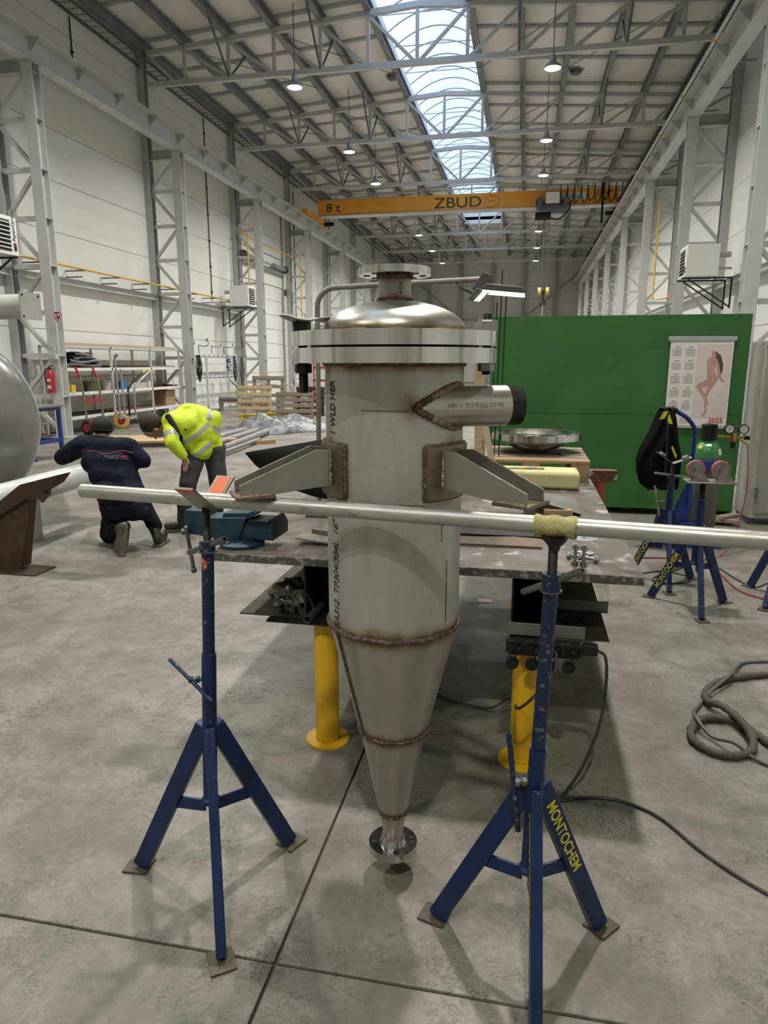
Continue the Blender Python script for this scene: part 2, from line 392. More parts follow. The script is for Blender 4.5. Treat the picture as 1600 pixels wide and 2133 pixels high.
# wind bracing rods under the roof panels
for k in range(-1, 8):
    for X0, X1 in ((node[0], node[2]), (node[2], node[4]), (node[10], node[8]), (node[8], node[6])):
        MB().tube((X0, BY(k)+.2, TT+.02-.073*abs(X0-XC)), (X1, BY(k)+2*row, TT+.02-.073*abs(X1-XC)), .014, 6).build('tie_rod', 'purlin_grey', ceiling)

# ---- barrel skylight
def pane_mat():
    m = bpy.data.materials.new('skylight_pane'); m.use_nodes = True; N = m.node_tree.nodes; L = m.node_tree.links; N.clear()
    out = N.new('ShaderNodeOutputMaterial'); mx = N.new('ShaderNodeMixShader'); tr = N.new('ShaderNodeBsdfTransparent'); gl = N.new('ShaderNodeBsdfGlossy')
    tr.inputs[0].default_value = (.90, .95, 1, 1); gl.inputs['Roughness'].default_value = .2; fr = N.new('ShaderNodeValue'); fr.outputs[0].default_value = .06
    L.new(fr.outputs[0], mx.inputs[0]); L.new(tr.outputs[0], mx.inputs[1]); L.new(gl.outputs[0], mx.inputs[2]); L.new(mx.outputs[0], out.inputs[0]); MAT['skylight_pane'] = m
pane_mat()
win = struct(MB().bb((SKY_X0-.06, SKY_Y0, roofz(SKY_X0)-.25), (SKY_X0, SKY_Y1, roofz(SKY_X0)+.38)).bb((SKY_X1, SKY_Y0, roofz(SKY_X0)-.25), (SKY_X1+.06, SKY_Y1, roofz(SKY_X0)+.38))
             .bb((SKY_X0, SKY_Y0-.06, roofz(SKY_X0)-.25), (SKY_X1, SKY_Y0, roofz(SKY_X0)+1.0)).bb((SKY_X0, SKY_Y1, roofz(SKY_X0)-.25), (SKY_X1, SKY_Y1+.06, roofz(SKY_X0)+1.0)).build('window_1', 'white_paint', smooth=0))
zs = roofz(SKY_X0)+.38; hw = (SKY_X1-SKY_X0)/2; rise = .52
def arch(u): a = (u*2-1); return (XC+a*hw, zs+rise*(1-a*a))
nr = 54; dy = (SKY_Y1-SKY_Y0)/nr
for i in range(nr+1):
    y = SKY_Y0+dy*i
    MB().sweep([(arch(u/14)[0], y, arch(u/14)[1]) for u in range(15)], .022, 6).build('arch_rib', 'steel_grey', win)
    if i < nr:
        MB().grid(lambda u, v: (arch(u)[0], y+dy*v, arch(u)[1]+.03), 12, 1).build('glazing_pane', 'skylight_pane', win)
    if i % 2 == 1: MB().tube((SKY_X0, y, zs), (SKY_X1, y, zs), .016, 6).build('tie_bar', 'steel_grey', win)

# ---- roof trusses
def make_truss():
    t = thing('roof_truss', 'grey steel lattice roof truss spanning the hall, crossing under the skylight', 'truss', (XC, 0, 0), 0, 'roof trusses across the hall')
    def L(x): return x-XC
    xa, xb = XWL+.35-XC, XWR-.35-XC
    MB().bar((xa, 0, TB), (xb, 0, TB), .14, .14).build('bottom_chord', 'steel_light', t, True)
    for x in (xa, xb): MB().bar((x, 0, TT-.073*abs(x)), (0, 0, TT), .14, .14).build('top_chord', 'steel_light', t, True)
    for i in range(-5, 6):
        x = 1.37*i; MB().bar((x, 0, TB), (x, 0, TT-.073*abs(x)), .09, .09, (1, 0, 0)).build('upright', 'steel_light', t, True)
        if i: 
            x2 = x-1.37*(1 if i > 0 else -1)
            MB().bar((x, 0, TT-.073*abs(x)-.05), (x2+(.09 if i > 0 else -.09), 0, TB+.06), .08, .08, (0, 1, 0)).build('diagonal', 'steel_light', t, True)
        if i in (-4, -2, 2, 4, -3, 3):
            if abs(i) != 3: MB().tube((x, -.05, TB+.05), (x, -1.35, TT+.1-.073*abs(x)), .032, 8).build('knee_brace', 'steel_dark', t, True)
            if abs(i) != 3: MB().tube((x, .05, TB+.05), (x, 1.35, TT+.1-.073*abs(x)), .032, 8).build('knee_brace', 'steel_dark', t, True)
    for s, x in ((1, xa), (-1, xb)):
        MB().bar((x, 0, TT-.073*abs(x)), (x+s*.8, 0, TB+.05), .08, .08, (0, 1, 0)).build('diagonal', 'steel_light', t, True)
    return t
truss = make_truss(); truss.location = (XC, BY(0), 0)
TL = {1: 'grey lattice roof truss over the end of the shelf rack', 2: 'grey lattice roof truss meeting the column beside the white gate', 3: 'grey lattice roof truss just before the orange crane girder', 4: 'grey lattice roof truss just beyond the orange crane girder', 7: 'last grey lattice roof truss before the far end wall'}
for k in list(range(-3, 0)) + list(range(1, 8)):
    q = dup(truss, (XC, BY(k), 0), None, TL.get(k))
    if k in TL: del q['group']

# ---- lattice crane columns
def make_column(s, label, group):
    """s=+1: left row (inner chord towards +x). Local origin at the inner chord's base."""
    t = thing('crane_column', label, 'column', (0, 0, 0), 0, group)
    H = 7.87; w_ = .26; xo = -s*1.12; xi = -s*.13
    MB().ibeam((xi, 0, .03), (xi, 0, H), w_, w_, .018, .014, up=(0, 1, 0)).build('inner_chord', 'steel_light', t, True)
    MB().ibeam((xo, 0, .03), (xo, 0, 10.9), .22, .24, .018, .014, up=(0, 1, 0)).build('outer_chord', 'steel_grey', t, True)
    MB().bb((xi-.2, -.2, 0), (xi+.2, .2, .03)).build('base_plate', 'steel_grey', t, True); MB().bb((xo-.14, -.16, 0), (xo+.14, .16, .03)).build('base_plate', 'steel_grey', t, True)
    hz = [6.81, 5.81, 4.82, 3.82, 2.82, 1.87, .95]; zz = [7.75]+hz+[.12]
    for i, z in enumerate(hz):
        MB().bar((xo+s*.11, 0, z), (xi-s*.13, 0, z), .10, .10).build('strut', 'steel_light', t, True)
        MB().bb((xi-.125, -.112, z-.006), (xi+.125, .112, z+.006)).build('stiffener', 'steel_light', t, True)
        MB().bb((xo-.105, -.102, z-.006), (xo+.105, .102, z+.006)).build('stiffener', 'steel_grey', t, True)
    for i in range(len(zz)-1):
        a, b = zz[i]-.07, zz[i+1]+.07
        p, q = ((xi-s*.12, 0, a), (xo+s*.10, 0, b)) if i % 2 == 0 else ((xo+s*.10, 0, a), (xi-s*.12, 0, b))
        MB().bar(p, q, .075, .09, (0, 1, 0)).build('diagonal', 'steel_light', t, True)
    MB().ibeam((xo+s*.11, 0, H-.05), (xi+s*.12, 0, H-.05), .2, .26).build('bracket', 'steel_grey', t, True)
    MB().bar((xo+s*.11, 0, H+.55), (xi-s*.05, 0, H+.15), .07, .07, (0, 1, 0)).build('stay', 'steel_grey', t, True)
    MB().bb((xi-.16, -.18, H+.0), (xi+.16, .18, H+.035)).build('cap_plate', 'steel_grey', t, True)
    return t
cl = make_column(1, 'grey steel lattice column at the shelf rack with red extinguisher on it', None)
cl.location = (XCL, BY(0), 0); del cl['label']; cl['label'] = 'grey lattice column carrying the fire extinguisher and red sign'
for k in (-3, -2, -1, 1, 2, 3, 4, 5, 6, 7):
    c = dup(cl, (XCL, BY(k), 0), None, {1: 'grey lattice column between the shelf rack and the hook rack', 2: 'grey lattice column beside the stacked pallets and white gate'}.get(k, 'grey lattice column of the row along the gate wall'))
    if k not in (1, 2): c['group'] = 'lattice columns along the gate wall'
cr = make_column(-1, 'grey lattice column of the row behind the green panel', 'lattice columns along the wall behind the green panel')
cr.location = (XCR, BY(0), 0)
for k in (-3, -2, -1, 1, 2, 3, 4, 5, 6, 7): dup(cr, (XCR, BY(k), 0))

# ---- crane runway beams
def runway(s, X, label):
    t = thing('runway_beam', label, 'beam', (X, YF, 0))
    xi = X - s*.13; z0, z1 = 7.905, 8.40
    MB().ibeam((xi, YF+.1, (z0+z1)/2), (xi, YB-.5, (z0+z1)/2), .30, z1-z0, .022, .014).bar((xi, YF+.1, z1-.012), (xi, YB-.5, z1-.012), .54, .022).build('girder', 'steel_light', t)
    MB().bar((xi, YF+.1, z1+.025), (xi, YB-.5, z1+.025), .07, .05).build('crane_rail', 'galvanised', t)
    y = BY(-4)+.05
    while y < YB-1:
        for q in (1, -1):
            MB().prism([(0, 0), (.25, 0), (.25, -.035), (.04, -.24), (0, -.24)], (xi+q*.007, y, z1-.022), (q, 0, 0), (0, 0, 1), .012).build('stiffener', 'steel_light', t)
        y += BAY/4
    return t
runway(1, XCL, 'long grey crane runway beam along the gate wall'); runway(-1, XCR, 'long grey crane runway beam above the green panel side')
# conductor line on the right runway
cb = thing('conductor_line', 'thin pale conductor bar with orange end clips along the crane rail', 'conductor', (XCR-.15, YF, 8.2))
MB().bar((XCR-.19, YF+.2, 8.44), (XCR-.19, YB-1, 8.44), .06, .05).build('bar', 'white_paint', cb)
for k in range(0, 20): MB().bb((XCR-.24, BY(-2)+k*3.2-.05, 8.41), (XCR-.14, BY(-2)+k*3.2+.05, 8.49)).build('clip', 'gas_yellow', cb)
for k in range(0, 40): MB().bar((XCR+.40, BY(-2)+k*BAY/4+.8, 8.30), (XCR+.9, BY(-2)+k*BAY/4+.8, 8.30), .05, .04).build('bracket_arm', 'galvanised', cb)

# ---- cable trays under the eaves
def tray(X, label, dark):
    t = thing('cable_tray', label, 'cable tray', (X, YF, 10.2)); mt = 'steel_dark' if dark else 'galvanised'
    for q in (-.2, .2): MB().bar((X+q, YF+.2, 10.25), (X+q, YB-.3, 10.25), .03, .07).build('side_rail', 'steel_dark', t)
    r0 = None; y = 9.0
    while y < 50:
        if r0 is None: r0 = MB().bb((X-.2, -.012, 10.215), (X+.2, .012, 10.24)).build('rung', mt, t); r0.location.y = y-YF+YF; r0.location = (r0.location.x, y, r0.location.z)
        else: piece(r0, t, (0, y, 0))
        y += .32
    if dark:
        for q in (-.12, -.05, .02, .1): MB().sweep(bez([(X+q+.02*math.sin(j*1.7+q*9), YF+.5+j*4.8, 10.26+.01*(j % 2)) for j in range(16)], 3), .022, 6).build('cable', 'rubber', t)
    return t
tray(XWL+.32, 'ladder cable tray under the eave above the gate wall', False); tray(XWR-.45, 'dark cable tray full of cables under the eave on the green panel side', True)

# ---- high bay lamps
glow('lamp_glow', (1.0, .96, .86), 9)
def make_lamp():
    t = thing('high_bay_lamp', 'lit round high bay lamp in the row on the green screen side', 'lamp', (0, 0, 0), 0, 'high bay lamps on the green screen side')
    MB().tube((0, 0, .28), (0, 0, 2.07), .012, 6).build('rod', 'steel_dark', t, True)
    MB().lathe([(.0, .30), (.07, .30), (.09, .14), (.20, .06), (.22, .0), (.21, -.01)], (0, 0, 0), 24).build('housing', 'galvanised', t, True)
    MB().lathe([(.0, -.035), (.12, -.03), (.20, -.008), (.205, .0)], (0, 0, 0), 24).build('diffuser', 'lamp_glow', t, True)
    ld = bpy.data.lights.new('lamp_light', 'AREA'); ld.shape = 'DISK'; ld.size = .40; ld.energy = LAMP_W; ld.spread = radians(138); ld.color = (1.0, .965, .89)
    lo = bpy.data.objects.new('lamp_light', ld); COL.objects.link(lo); lo.parent = t; lo.location = (0, 0, -.05)
    return t
lamp = make_lamp(); lamp.location = (.35, 20.45, 9.2)
for X, ysl in ((.35, (-3.6, 5.9, 13.2, 26.55, 31.15, 37.4, 43.6, 49.6, 55.6)), (-6.65, (-3.6, 6.2, 13.2, 20.4, 26.55, 31.2, 37.4, 43.6, 49.6, 55.6))):
    for y in ysl: dup(lamp, (X, y, 9.2 if X > 0 else 9.22), None, None if X > 0 else 'lit round high bay lamp in the row on the gate wall side', None if X > 0 else 'high bay lamps on the gate wall side')
for X, y in ((-4.95, 26.0), (1.2, 26.2), (-6.0, 43.0), (-7, 52)):
    v = thing('roof_vent', 'small dark round vent on the underside of the roof', 'vent', (X, y, roofz(X)-.06), 0, 'round vents on the underside of the roof')
    MB().lathe([(.0, -.05), (.16, -.05), (.2, .05), (.2, .07), (0, .07)], (0, 0, 0), 20).build('cap', 'steel_dark', v, True); MB().lathe([(.2, .05), (.26, .05), (.26, .075), (.2, .075)], (0, 0, 0), 20, close=True).build('collar', 'galvanised', v, True)

# ---- the overhead crane
cy = 35.0; ca = cy-.25
cr_ = thing('bridge_crane', 'orange eight tonne bridge crane spanning the hall with hoist and hook', 'crane', (XC, cy, 8.5))
gd = MB().bb((XCL+.1, ca, 8.74), (XCR-.1, cy+.25, 9.45)).build('girder', 'orange_paint', cr_, bevel=.01)
MB().bb((XCL+.1, ca-.06, 8.70), (XCR-.1, cy+.31, 8.735)).build('bottom_flange', 'steel_light', cr_)
MB().tube((XCL+.3, ca+.1, 9.68), (XCR-.3, ca+.1, 9.68), .025, 8).build('festoon_track', 'galvanised', cr_)
for i in range(7): MB().tube((XCL+1+i*2, ca+.1, 9.45), (XCL+1+i*2, ca+.1, 9.68), .016, 6).build('track_post', 'steel_dark', cr_)
for X in (XCL-.13, XCR+.13):
    e = MB().bb((X-.14, cy-1.75, 8.50), (X+.14, cy+1.75, 8.80)).build('end_carriage', 'orange_paint', cr_, bevel=.01)
    for y in (cy-1.4, cy+1.4): MB().tube((X-.06, y, 8.56), (X+.06, y, 8.56), .11, 16).build('wheel', 'steel_dark', e)
    MB().tube((X+(.16 if X < 0 else -.16), cy+1.2, 8.62), (X+(.62 if X < 0 else -.62), cy+1.2, 8.62), .10, 14).build('drive_motor', 'black', e)
mat('crane_print', (.055, .045, .03), .5)
text_mesh('lettering', '8 t', .55, 'crane_print', cr_, (-9.88, ca, 8.90), (1, 0, 0), (0, 0, 1), sx=1.15, bold=.006)
text_mesh('lettering', 'ZBUD', .66, 'crane_print', cr_, (-4.60, ca, 8.86), (1, 0, 0), (0, 0, 1), sx=1.28, bold=.004)
text_mesh('lettering', 'ZBUD', .13, 'crane_print', cr_, (-2.1, ca, 9.04), (1, 0, 0), (0, 0, 1), sx=1.1)
for (a0, a1, rx, rz, dx) in ((.5, 4.6, .26, .29, .10), (-2.3, 2.0, .34, .24, .16)):
    MB().sweep([(-2.05+dx+rx*cos(a0+(a1-a0)*i/20), ca-.005, 9.06+rz*sin(a0+(a1-a0)*i/20)) for i in range(21)], .007, 5).build('emblem_arc', 'red_paint', cr_)
MB().bb((1.25, ca-.008, 8.98), (2.35, ca, 9.28)).build('notice', 'white_paint', cr_)
text_mesh('lettering', 'GNP', .30, 'crane_print', cr_, (2.78, ca, 9.14), (1, 0, 0), (0, 0, 1), sx=1.15); text_mesh('lettering', 'A9', .30, 'crane_print', cr_, (2.92, ca, 8.84), (1, 0, 0), (0, 0, 1))
for i in range(3): MB().bb((1.32, ca-.012, 9.03+i*.08), (2.2-.15*i, ca-.009, 9.06+i*.08)).build('notice_line', 'steel_dark', cr_)
hb = MB().bb((.55, ca-.62, 8.75), (1.15, ca-.12, 9.22)).build('hoist_cabinet', 'white_paint', cr_, bevel=.02)
MB().tube((.25, ca-.4, 8.55), (1.5, ca-.4, 8.55), .20, 18).build('rope_drum', 'steel_dark', cr_)
MB().tube((.1, ca-.4, 8.25), (.8, ca-.4, 8.25), .17, 16).build('hoist_motor', 'black', cr_)
for X in (.28, 1.45): MB().bb((X-.12, ca-.6, 8.55), (X+.12, ca+.45, 9.02)).build('trolley_plate', 'steel_dark', cr_); MB().tube((X, ca-.5, 8.85), (X, ca-.2, 8.85), .16, 14).build('trolley_wheel', 'black', cr_)
MB().sweep(bez([(1.5, ca-.45, 8.95), (1.62, ca-.5, 8.55), (1.2, ca-.45, 8.12), (.75, ca-.4, 8.15)], 6), .035, 8).build('cable', 'rubber', cr_)
for i in range(9):
    X = 1.2+i*.30
    MB().sweep(bez([(X, ca-.05, 9.62), (X+.03, ca-.07, 9.1-.12*(i % 3)), (X+.15, ca-.08, 8.92-.1*(i % 2)), (X+.27, ca-.07, 9.1), (X+.30, ca-.05, 9.62)], 5), .018, 6).build('festoon_loop', 'rubber', cr_)
MB().bar((3.05, ca-.15, 9.6), (3.05, ca-.15, 7.9), .09, .09).build('pendant_mast', 'black', cr_)
for dx in (-.12, -.06, .06, .12): MB().tube((.62+dx*1.4, ca-.35, 8.4), (.62+dx, ca-.35, 5.15), .008, 5).build('rope', 'steel_dark', cr_)
hk = MB().bb((.55, ca-.42, 4.85), (.69, ca-.28, 5.0)).build('hook_block', 'black', cr_)
for X in (.44, .80): MB().tube((X-.07, ca-.35, 4.98), (X+.07, ca-.35, 4.98), .17, 16).build('sheave', 'gas_yellow', hk)
MB().sweep(bez([(.62, ca-.35, 4.86), (.62, ca-.35, 4.62), (.70, ca-.35, 4.5), (.68, ca-.35, 4.36), (.57, ca-.35, 4.34), (.52, ca-.35, 4.46)], 5), .035, 8).build('hook', 'black', hk)
sl = tag(MB().sweep([(.62, ca-.35, 4.38), (.60, ca-.35, 3.6), (.61, ca-.35, 2.6)], .03, 8).build('lifting_sling', 'galvanised'), 'grey lifting sling hanging from the crane hook', 'sling')

# ---- girts, gas pipe, heaters, drops on the walls
for X, nm, lb in ((XWL+.16, 'wall_girt', 'grey steel girt running along the gate wall behind the columns'), (XWR-.16, 'wall_girt', 'grey steel girt running along the wall behind the green panel')):
    t = thing(nm, lb, 'girt', (X, BY(-1), 3.7))
    for k in range(-3, 8):
        if X < 0 and k == 2: continue
        MB().ibeam((X, BY(k)+.15, 3.72), (X, BY(k+1)-.15, 3.72), .14, .16).build('girt_length', 'steel_light', t)
gp = thing('gas_pipe', 'yellow gas pipe on brackets along the gate wall', 'pipe', (XWL+.45, BY(-1), 4.05))
MB().tube((XWL+.45, BY(-1), 4.05), (XWL+.45, BY(2)-1.4, 4.05), .03, 8).build('pipe_run', 'gas_yellow', gp)
for k in range(12): y = BY(-1)+.8+k*1.55; b_ = MB().bar((XWL+.04, y, 4.0), (XWL+.6, y, 4.0), .04, .03).bar((XWL+.45, y, 4.0), (XWL+.45, y, 4.05), .02, .02, (1, 0, 0)).bar((XWL+.04, y, 3.85), (XWL+.5, y, 3.85), .04, .03).build('pipe_bracket', 'steel_dark', gp)
gp2 = thing('gas_pipe', 'yellow gas riser climbing the column next to the white gate', 'pipe', (XCL-.5, BY(2)-.3, 3.5))
MB().sweep([(XCL-.45, BY(2)-.35, 4.1), (XCL-.45, BY(2)-.35, 6.6), (XCL-.6, BY(2)-.33, 6.70), (-11.25, BY(2)-.3, 6.70), (-11.25, BY(3)-.4, 6.70), (XCL-.4, BY(3)-.35, 6.66), (XCL-.4, BY(3)-.35, 3.9)], .03, 8).build('pipe_run', 'gas_yellow', gp2)
gp3 = thing('gas_pipe', 'yellow gas riser on the columns behind the green panel', 'pipe', (XCR+.5, BY(2), 4))
MB().sweep([(XCR+.45, BY(2)-.3, 7.2), (XCR+.45, BY(2)-.3, 3.9), (XCR+.8, BY(2)-.9, 3.9), (XWR-.052, BY(2)-2.4, 4.2), (XWR-.052, BY(1)+.4, 4.2)], .03, 8).build('pipe_run', 'gas_yellow', gp3)

mat('heater_black', (.012, .012, .013), .5)
def heater(loc, rotz, label, words):
    """front (grille) faces local +x, bracket hangs below, back towards local -x"""
    t = thing('unit_heater', label, 'heater', loc, rotz)
    MB().bb((-.75, -.42, 0), (0, .42, .74)).build('casing', 'white_paint', t, True, bevel=.012)
    g = MB().bb((-.01, -.33, .08), (.004, .22, .66)).build('grille', 'heater_black', t, True)
    for i in range(7): MB().box((.02, -.055, .13+i*.08), (.05, .53, .012), Matrix.Rotation(.5, 3, 'Y')).build('louvre', 'white_paint', g, True)
    MB().bb((.004, .29, .10), (.012, .36, .24)).build('control_panel', 'heater_black', t, True)
    MB().bb((.010, .30, .17), (.016, .35, .22)).build('control_light', 'red_paint', t, True)
    if words: text_mesh('lettering', words, .13, 'heater_black', t, (.006, .35, .27), (0, 0, 1), (0, -1, 0), world=False, off=.002)
    for y in (-.3, .3):
        MB().bar((-1.1, y, -.03), (.05, y, -.03), .035, .035).bar((-1.1, y, -.03), (-1.1, y, -.75), .035, .035).bar((-1.1, y, -.72), (-.1, y, -.05), .03, .03).build('bracket', 'black', t, True)
    MB().tube((-.75, 0, .55), (-1.1, 0, .55), .07, 10).tube((-.75, .2, .2), (-1.1, .2, .2), .03, 8).build('flue', 'galvanised', t, True)
    return t
heater((-10.20, pX(37, 500, -10.2).y-.42, 3.82), 0, 'white unit heater beside the column with the extinguisher', 'ApenGroup')
heater((-10.35, 25.95, 3.82), 0, 'white unit heater on a black bracket above the hook rack', 'ApenGroup')
heater((-10.28, 38.6, 3.2), 0, 'white unit heater beyond the white gate', None)
heater((3.72, 19.3, 3.78), pi, 'white unit heater on the wall above the calendar', None)
heater((3.95, 38.2, 2.9), pi, 'white unit heater far along the wall behind the green panel', None)

def cable_drop(X, y, z0, z1, label):
    t = thing('cable_conduit', label, 'conduit', (X, y, z0))
    MB().tube((X, y, z0), (X, y, z1), .018, 6).build('conduit', 'black', t)
    z = z0+.3
    while z < z1: MB().bb((X-.03, y-.03, z-.02), (X+.03, y+.03, z+.02)).build('clip', 'black', t); z += .9
cable_drop(XWL+.05, 25.1, 4.0, 10.2, 'black cable conduit dropping to the heater above the hook rack')
cable_drop(XWL+.05, 17.6, 9.1, 10.2, 'short black cable end hanging below the eave')
cable_drop(XWR-.05, 17.9, 4.0, 10.2, 'black cable conduit dropping to the heater above the calendar')
for k in (3, 4, 5): cable_drop(XWL+.05, BY(k)+1.2, 3.5, 10.2, 'black cable conduit on the gate wall beyond the gate')
for o in COL.objects:
    if o.name.startswith('cable_conduit') and 'beyond' in o['label']: o['group'] = 'conduits beyond the gate'
# ================================================================== FOREGROUND: vessel, rail pipe, stands, table
def pprism(m, pts, Y, t):
    """outline given in photo pixels, standing in the plane y=Y, real thickness t behind it"""
    return m.poly([py(x, y, Y) for x, y in pts], (0, 1, 0), t)

def stainless(name, base=(.47, .46, .415), rough=.42, metal=.65, bands=(), spots=(), streak=(9, 9, 1.2), var=.12, spec=.5):
    """mill-finish stainless steel; bands = brown heat tint at heights (z, half width), spots = tint around points (p, radius)"""
    m = bpy.data.materials.new(name); m.use_nodes = True; N = m.node_tree.nodes; L = m.node_tree.links; b = N['Principled BSDF']
    b.inputs['Metallic'].default_value = metal; b.inputs['Specular IOR Level'].default_value = spec
    t = N.new('ShaderNodeTexCoord'); mp = N.new('ShaderNodeMapping'); mp.inputs['Scale'].default_value = streak; L.new(t.outputs['Object'], mp.inputs['Vector'])
    n1 = N.new('ShaderNodeTexNoise'); n1.inputs['Scale'].default_value = 3; n1.inputs['Detail'].default_value = 8; n1.inputs['Roughness'].default_value = .65; L.new(mp.outputs[0], n1.inputs['Vector'])
    r = N.new('ShaderNodeValToRGB'); e = r.color_ramp.elements; e[0].position = .3; e[1].position = .75
    e[0].color = (*[c*(1-var) for c in base], 1); e[1].color = (*[min(1, c*(1+var)) for c in base], 1); L.new(n1.outputs['Fac'], r.inputs[0]); col = r.outputs[0]
    nn = N.new('ShaderNodeTexNoise'); nn.inputs['Scale'].default_value = 14; nn.inputs['Detail'].default_value = 5; L.new(t.outputs['Object'], nn.inputs['Vector'])
    sep = N.new('ShaderNodeSeparateXYZ'); L.new(t.outputs['Object'], sep.inputs[0])
    def math(op, a, b_=None, c=None):
        q = N.new('ShaderNodeMath'); q.operation = op
        for i, v in enumerate((a, b_, c)):
            if v is None: continue
            if isinstance(v, (int, float)): q.inputs[i].default_value = v
            else: L.new(v, q.inputs[i])
        return q.outputs[0]
    def tint(dist, w):
        nonlocal col
        d = math('ADD', dist, math('MULTIPLY', math('SUBTRACT', nn.outputs['Fac'], .5), w*1.1))
        rr = N.new('ShaderNodeValToRGB'); el = rr.color_ramp.elements
        el[0].position = 0; el[0].color = (.22, .15, .10, 1); el[1].position = 1; el[1].color = (1, 1, 1, 1)
        for p, c in ((.22, (.42, .31, .20, 1)), (.45, (.72, .60, .44, 1)), (.70, (.92, .88, .82, 1))): q = el.new(p); q.color = c
        L.new(math('DIVIDE', d, w), rr.inputs[0])
        mx = N.new('ShaderNodeMix'); mx.data_type = 'RGBA'; mx.blend_type = 'MULTIPLY'; mx.inputs['Factor'].default_value = 1
        L.new(col, mx.inputs['A']); L.new(rr.outputs[0], mx.inputs['B']); col = mx.outputs['Result']
    for z, w_ in bands: tint(math('ABSOLUTE', math('SUBTRACT', sep.outputs['Z'], z)), w_)
    for p, w_ in spots:
        dn = N.new('ShaderNodeVectorMath'); dn.operation = 'DISTANCE'; L.new(t.outputs['Object'], dn.inputs[0]); dn.inputs[1].default_value = p; tint(dn.outputs['Value'], w_)
    L.new(col, b.inputs['Base Color'])
    mr = N.new('ShaderNodeMapRange'); mr.inputs['To Min'].default_value = rough-.07; mr.inputs['To Max'].default_value = rough+.09; L.new(n1.outputs['Fac'], mr.inputs['Value']); L.new(mr.outputs[0], b.inputs['Roughness'])
    MAT[name] = m
AX, AY = -.379, 2.035; R0 = .2032
ef = V(AX, AY, 0).normalized(); er = V(ef.y, -ef.x, 0)
A15 = radians(15); nd = er*cos(A15)+ef*sin(A15); nn_ = er*sin(A15)-ef*cos(A15); NZ = 1.582; OFFN = .146; RN = .05715
LUG = [radians(-28), radians(-148), radians(92)]
def lug_dir(a): return V(cos(a), sin(a), 0)
ntip = nn_*(R0); ntip.z = NZ
tl = ntip + nd*.06
padspots = [(tuple(lug_dir(a)*R0 + V(0, 0, 1.40+dz)), .085) for a in LUG[:2] for dz in (-.045, .045)]
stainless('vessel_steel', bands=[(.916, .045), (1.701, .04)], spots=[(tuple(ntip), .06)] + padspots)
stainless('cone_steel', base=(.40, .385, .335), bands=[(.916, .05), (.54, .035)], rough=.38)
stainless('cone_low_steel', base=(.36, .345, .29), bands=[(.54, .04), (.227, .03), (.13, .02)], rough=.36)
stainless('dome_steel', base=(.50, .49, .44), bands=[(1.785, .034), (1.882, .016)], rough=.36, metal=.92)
stainless('flange_steel', base=(.66, .65, .60), rough=.12, metal=1.0, streak=(20, 20, .3), var=.16)
stainless('bright_steel', base=(.55, .54, .51), rough=.16, metal=1.0, var=.08)
stainless('neck_steel', base=(.37, .35, .30), bands=[(1.94, .025), (1.875, .022)], rough=.34)
stainless('nozzle_steel', base=(.52, .505, .455), rough=.30, metal=.9, streak=(1, 1, 12))
stainless('thread_steel', base=(.13, .125, .11), rough=.45, metal=.8, var=.4, streak=(30, 30, 30))
stainless('lug_steel', base=(.36, .345, .30), rough=.40, metal=.8, streak=(3, 3, 3), var=.2)
stainless('pad_steel', base=(.22, .185, .135), rough=.36, metal=.85, streak=(6, 6, 6), var=.3)
mat('weld_brown', (.10, .075, .055), .38, .75, col2=(.22, .17, .13), scale=60, bump=.6, bscale=180)
mat('weld_bright', (.38, .30, .22), .33, .85, col2=(.18, .13, .09), scale=45, bump=.6, bscale=160)
mat('bolt_black', (.022, .021, .02), .45, .5, col2=(.05, .047, .043), scale=30)
mat('bolt_grey', (.33, .325, .30), .4, .8, col2=(.24, .235, .22), scale=30)
mat('ink', (.012, .012, .013), .6)

ves = thing('separator_vessel', 'upright stainless steel cyclone vessel with domed lid and conical bottom hung on two lugs', 'vessel', (AX, AY, 0))
def rlathe(prof, name, m, n=64, parent=ves, **k): return MB().lathe(prof, (AX, AY, 0), n, **k).build(name, m, parent, smooth=30)
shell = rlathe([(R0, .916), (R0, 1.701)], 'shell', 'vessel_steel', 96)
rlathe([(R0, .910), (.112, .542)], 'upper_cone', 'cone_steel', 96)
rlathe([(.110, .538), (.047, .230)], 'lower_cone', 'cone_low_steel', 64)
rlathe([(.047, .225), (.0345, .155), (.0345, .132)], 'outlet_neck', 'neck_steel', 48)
def bead(r, z, rt, mt, name='weld_bead', par=ves, wob=.0016, n=140):
    pts = []
    for i in range(n):
        a = 2*pi*i/n; pts.append((AX+(r+wob*.6*sin(a*37))*cos(a), AY+(r+wob*.6*sin(a*37))*sin(a), z+wob*sin(a*11+z*9)))
    return MB().sweep(pts, [rt*(1+.14*sin(i*2.4)) for i in range(n)], 8, closed=True).build(name, mt, par)
bead(R0+.001, .915, .0075, 'weld_brown'); bead(.1125, .540, .0058, 'weld_brown'); bead(.0475, .2275, .005, 'weld_brown')
bead(.0355, .130, .004, 'weld_bright'); bead(R0+.001, 1.698, .006, 'weld_brown'); bead(.2055, 1.787, .005, 'weld_bright'); bead(.0475, 1.876, .0055, 'weld_brown'); bead(.0475, 1.940, .0055, 'weld_brown')
# seam down the cone
sm = []
for i in range(30):
    t_ = i/29; z = .910+(.542-.910)*t_; r = R0+(.112-R0)*t_; d = er*sin(radians(-56))-ef*cos(radians(-56)); sm.append(V(AX, AY, z)+d*(r+.001))
MB().sweep(sm, [.006*(1+.12*sin(i*2.1)) for i in range(30)], 8).build('weld_seam', 'weld_brown', ves)
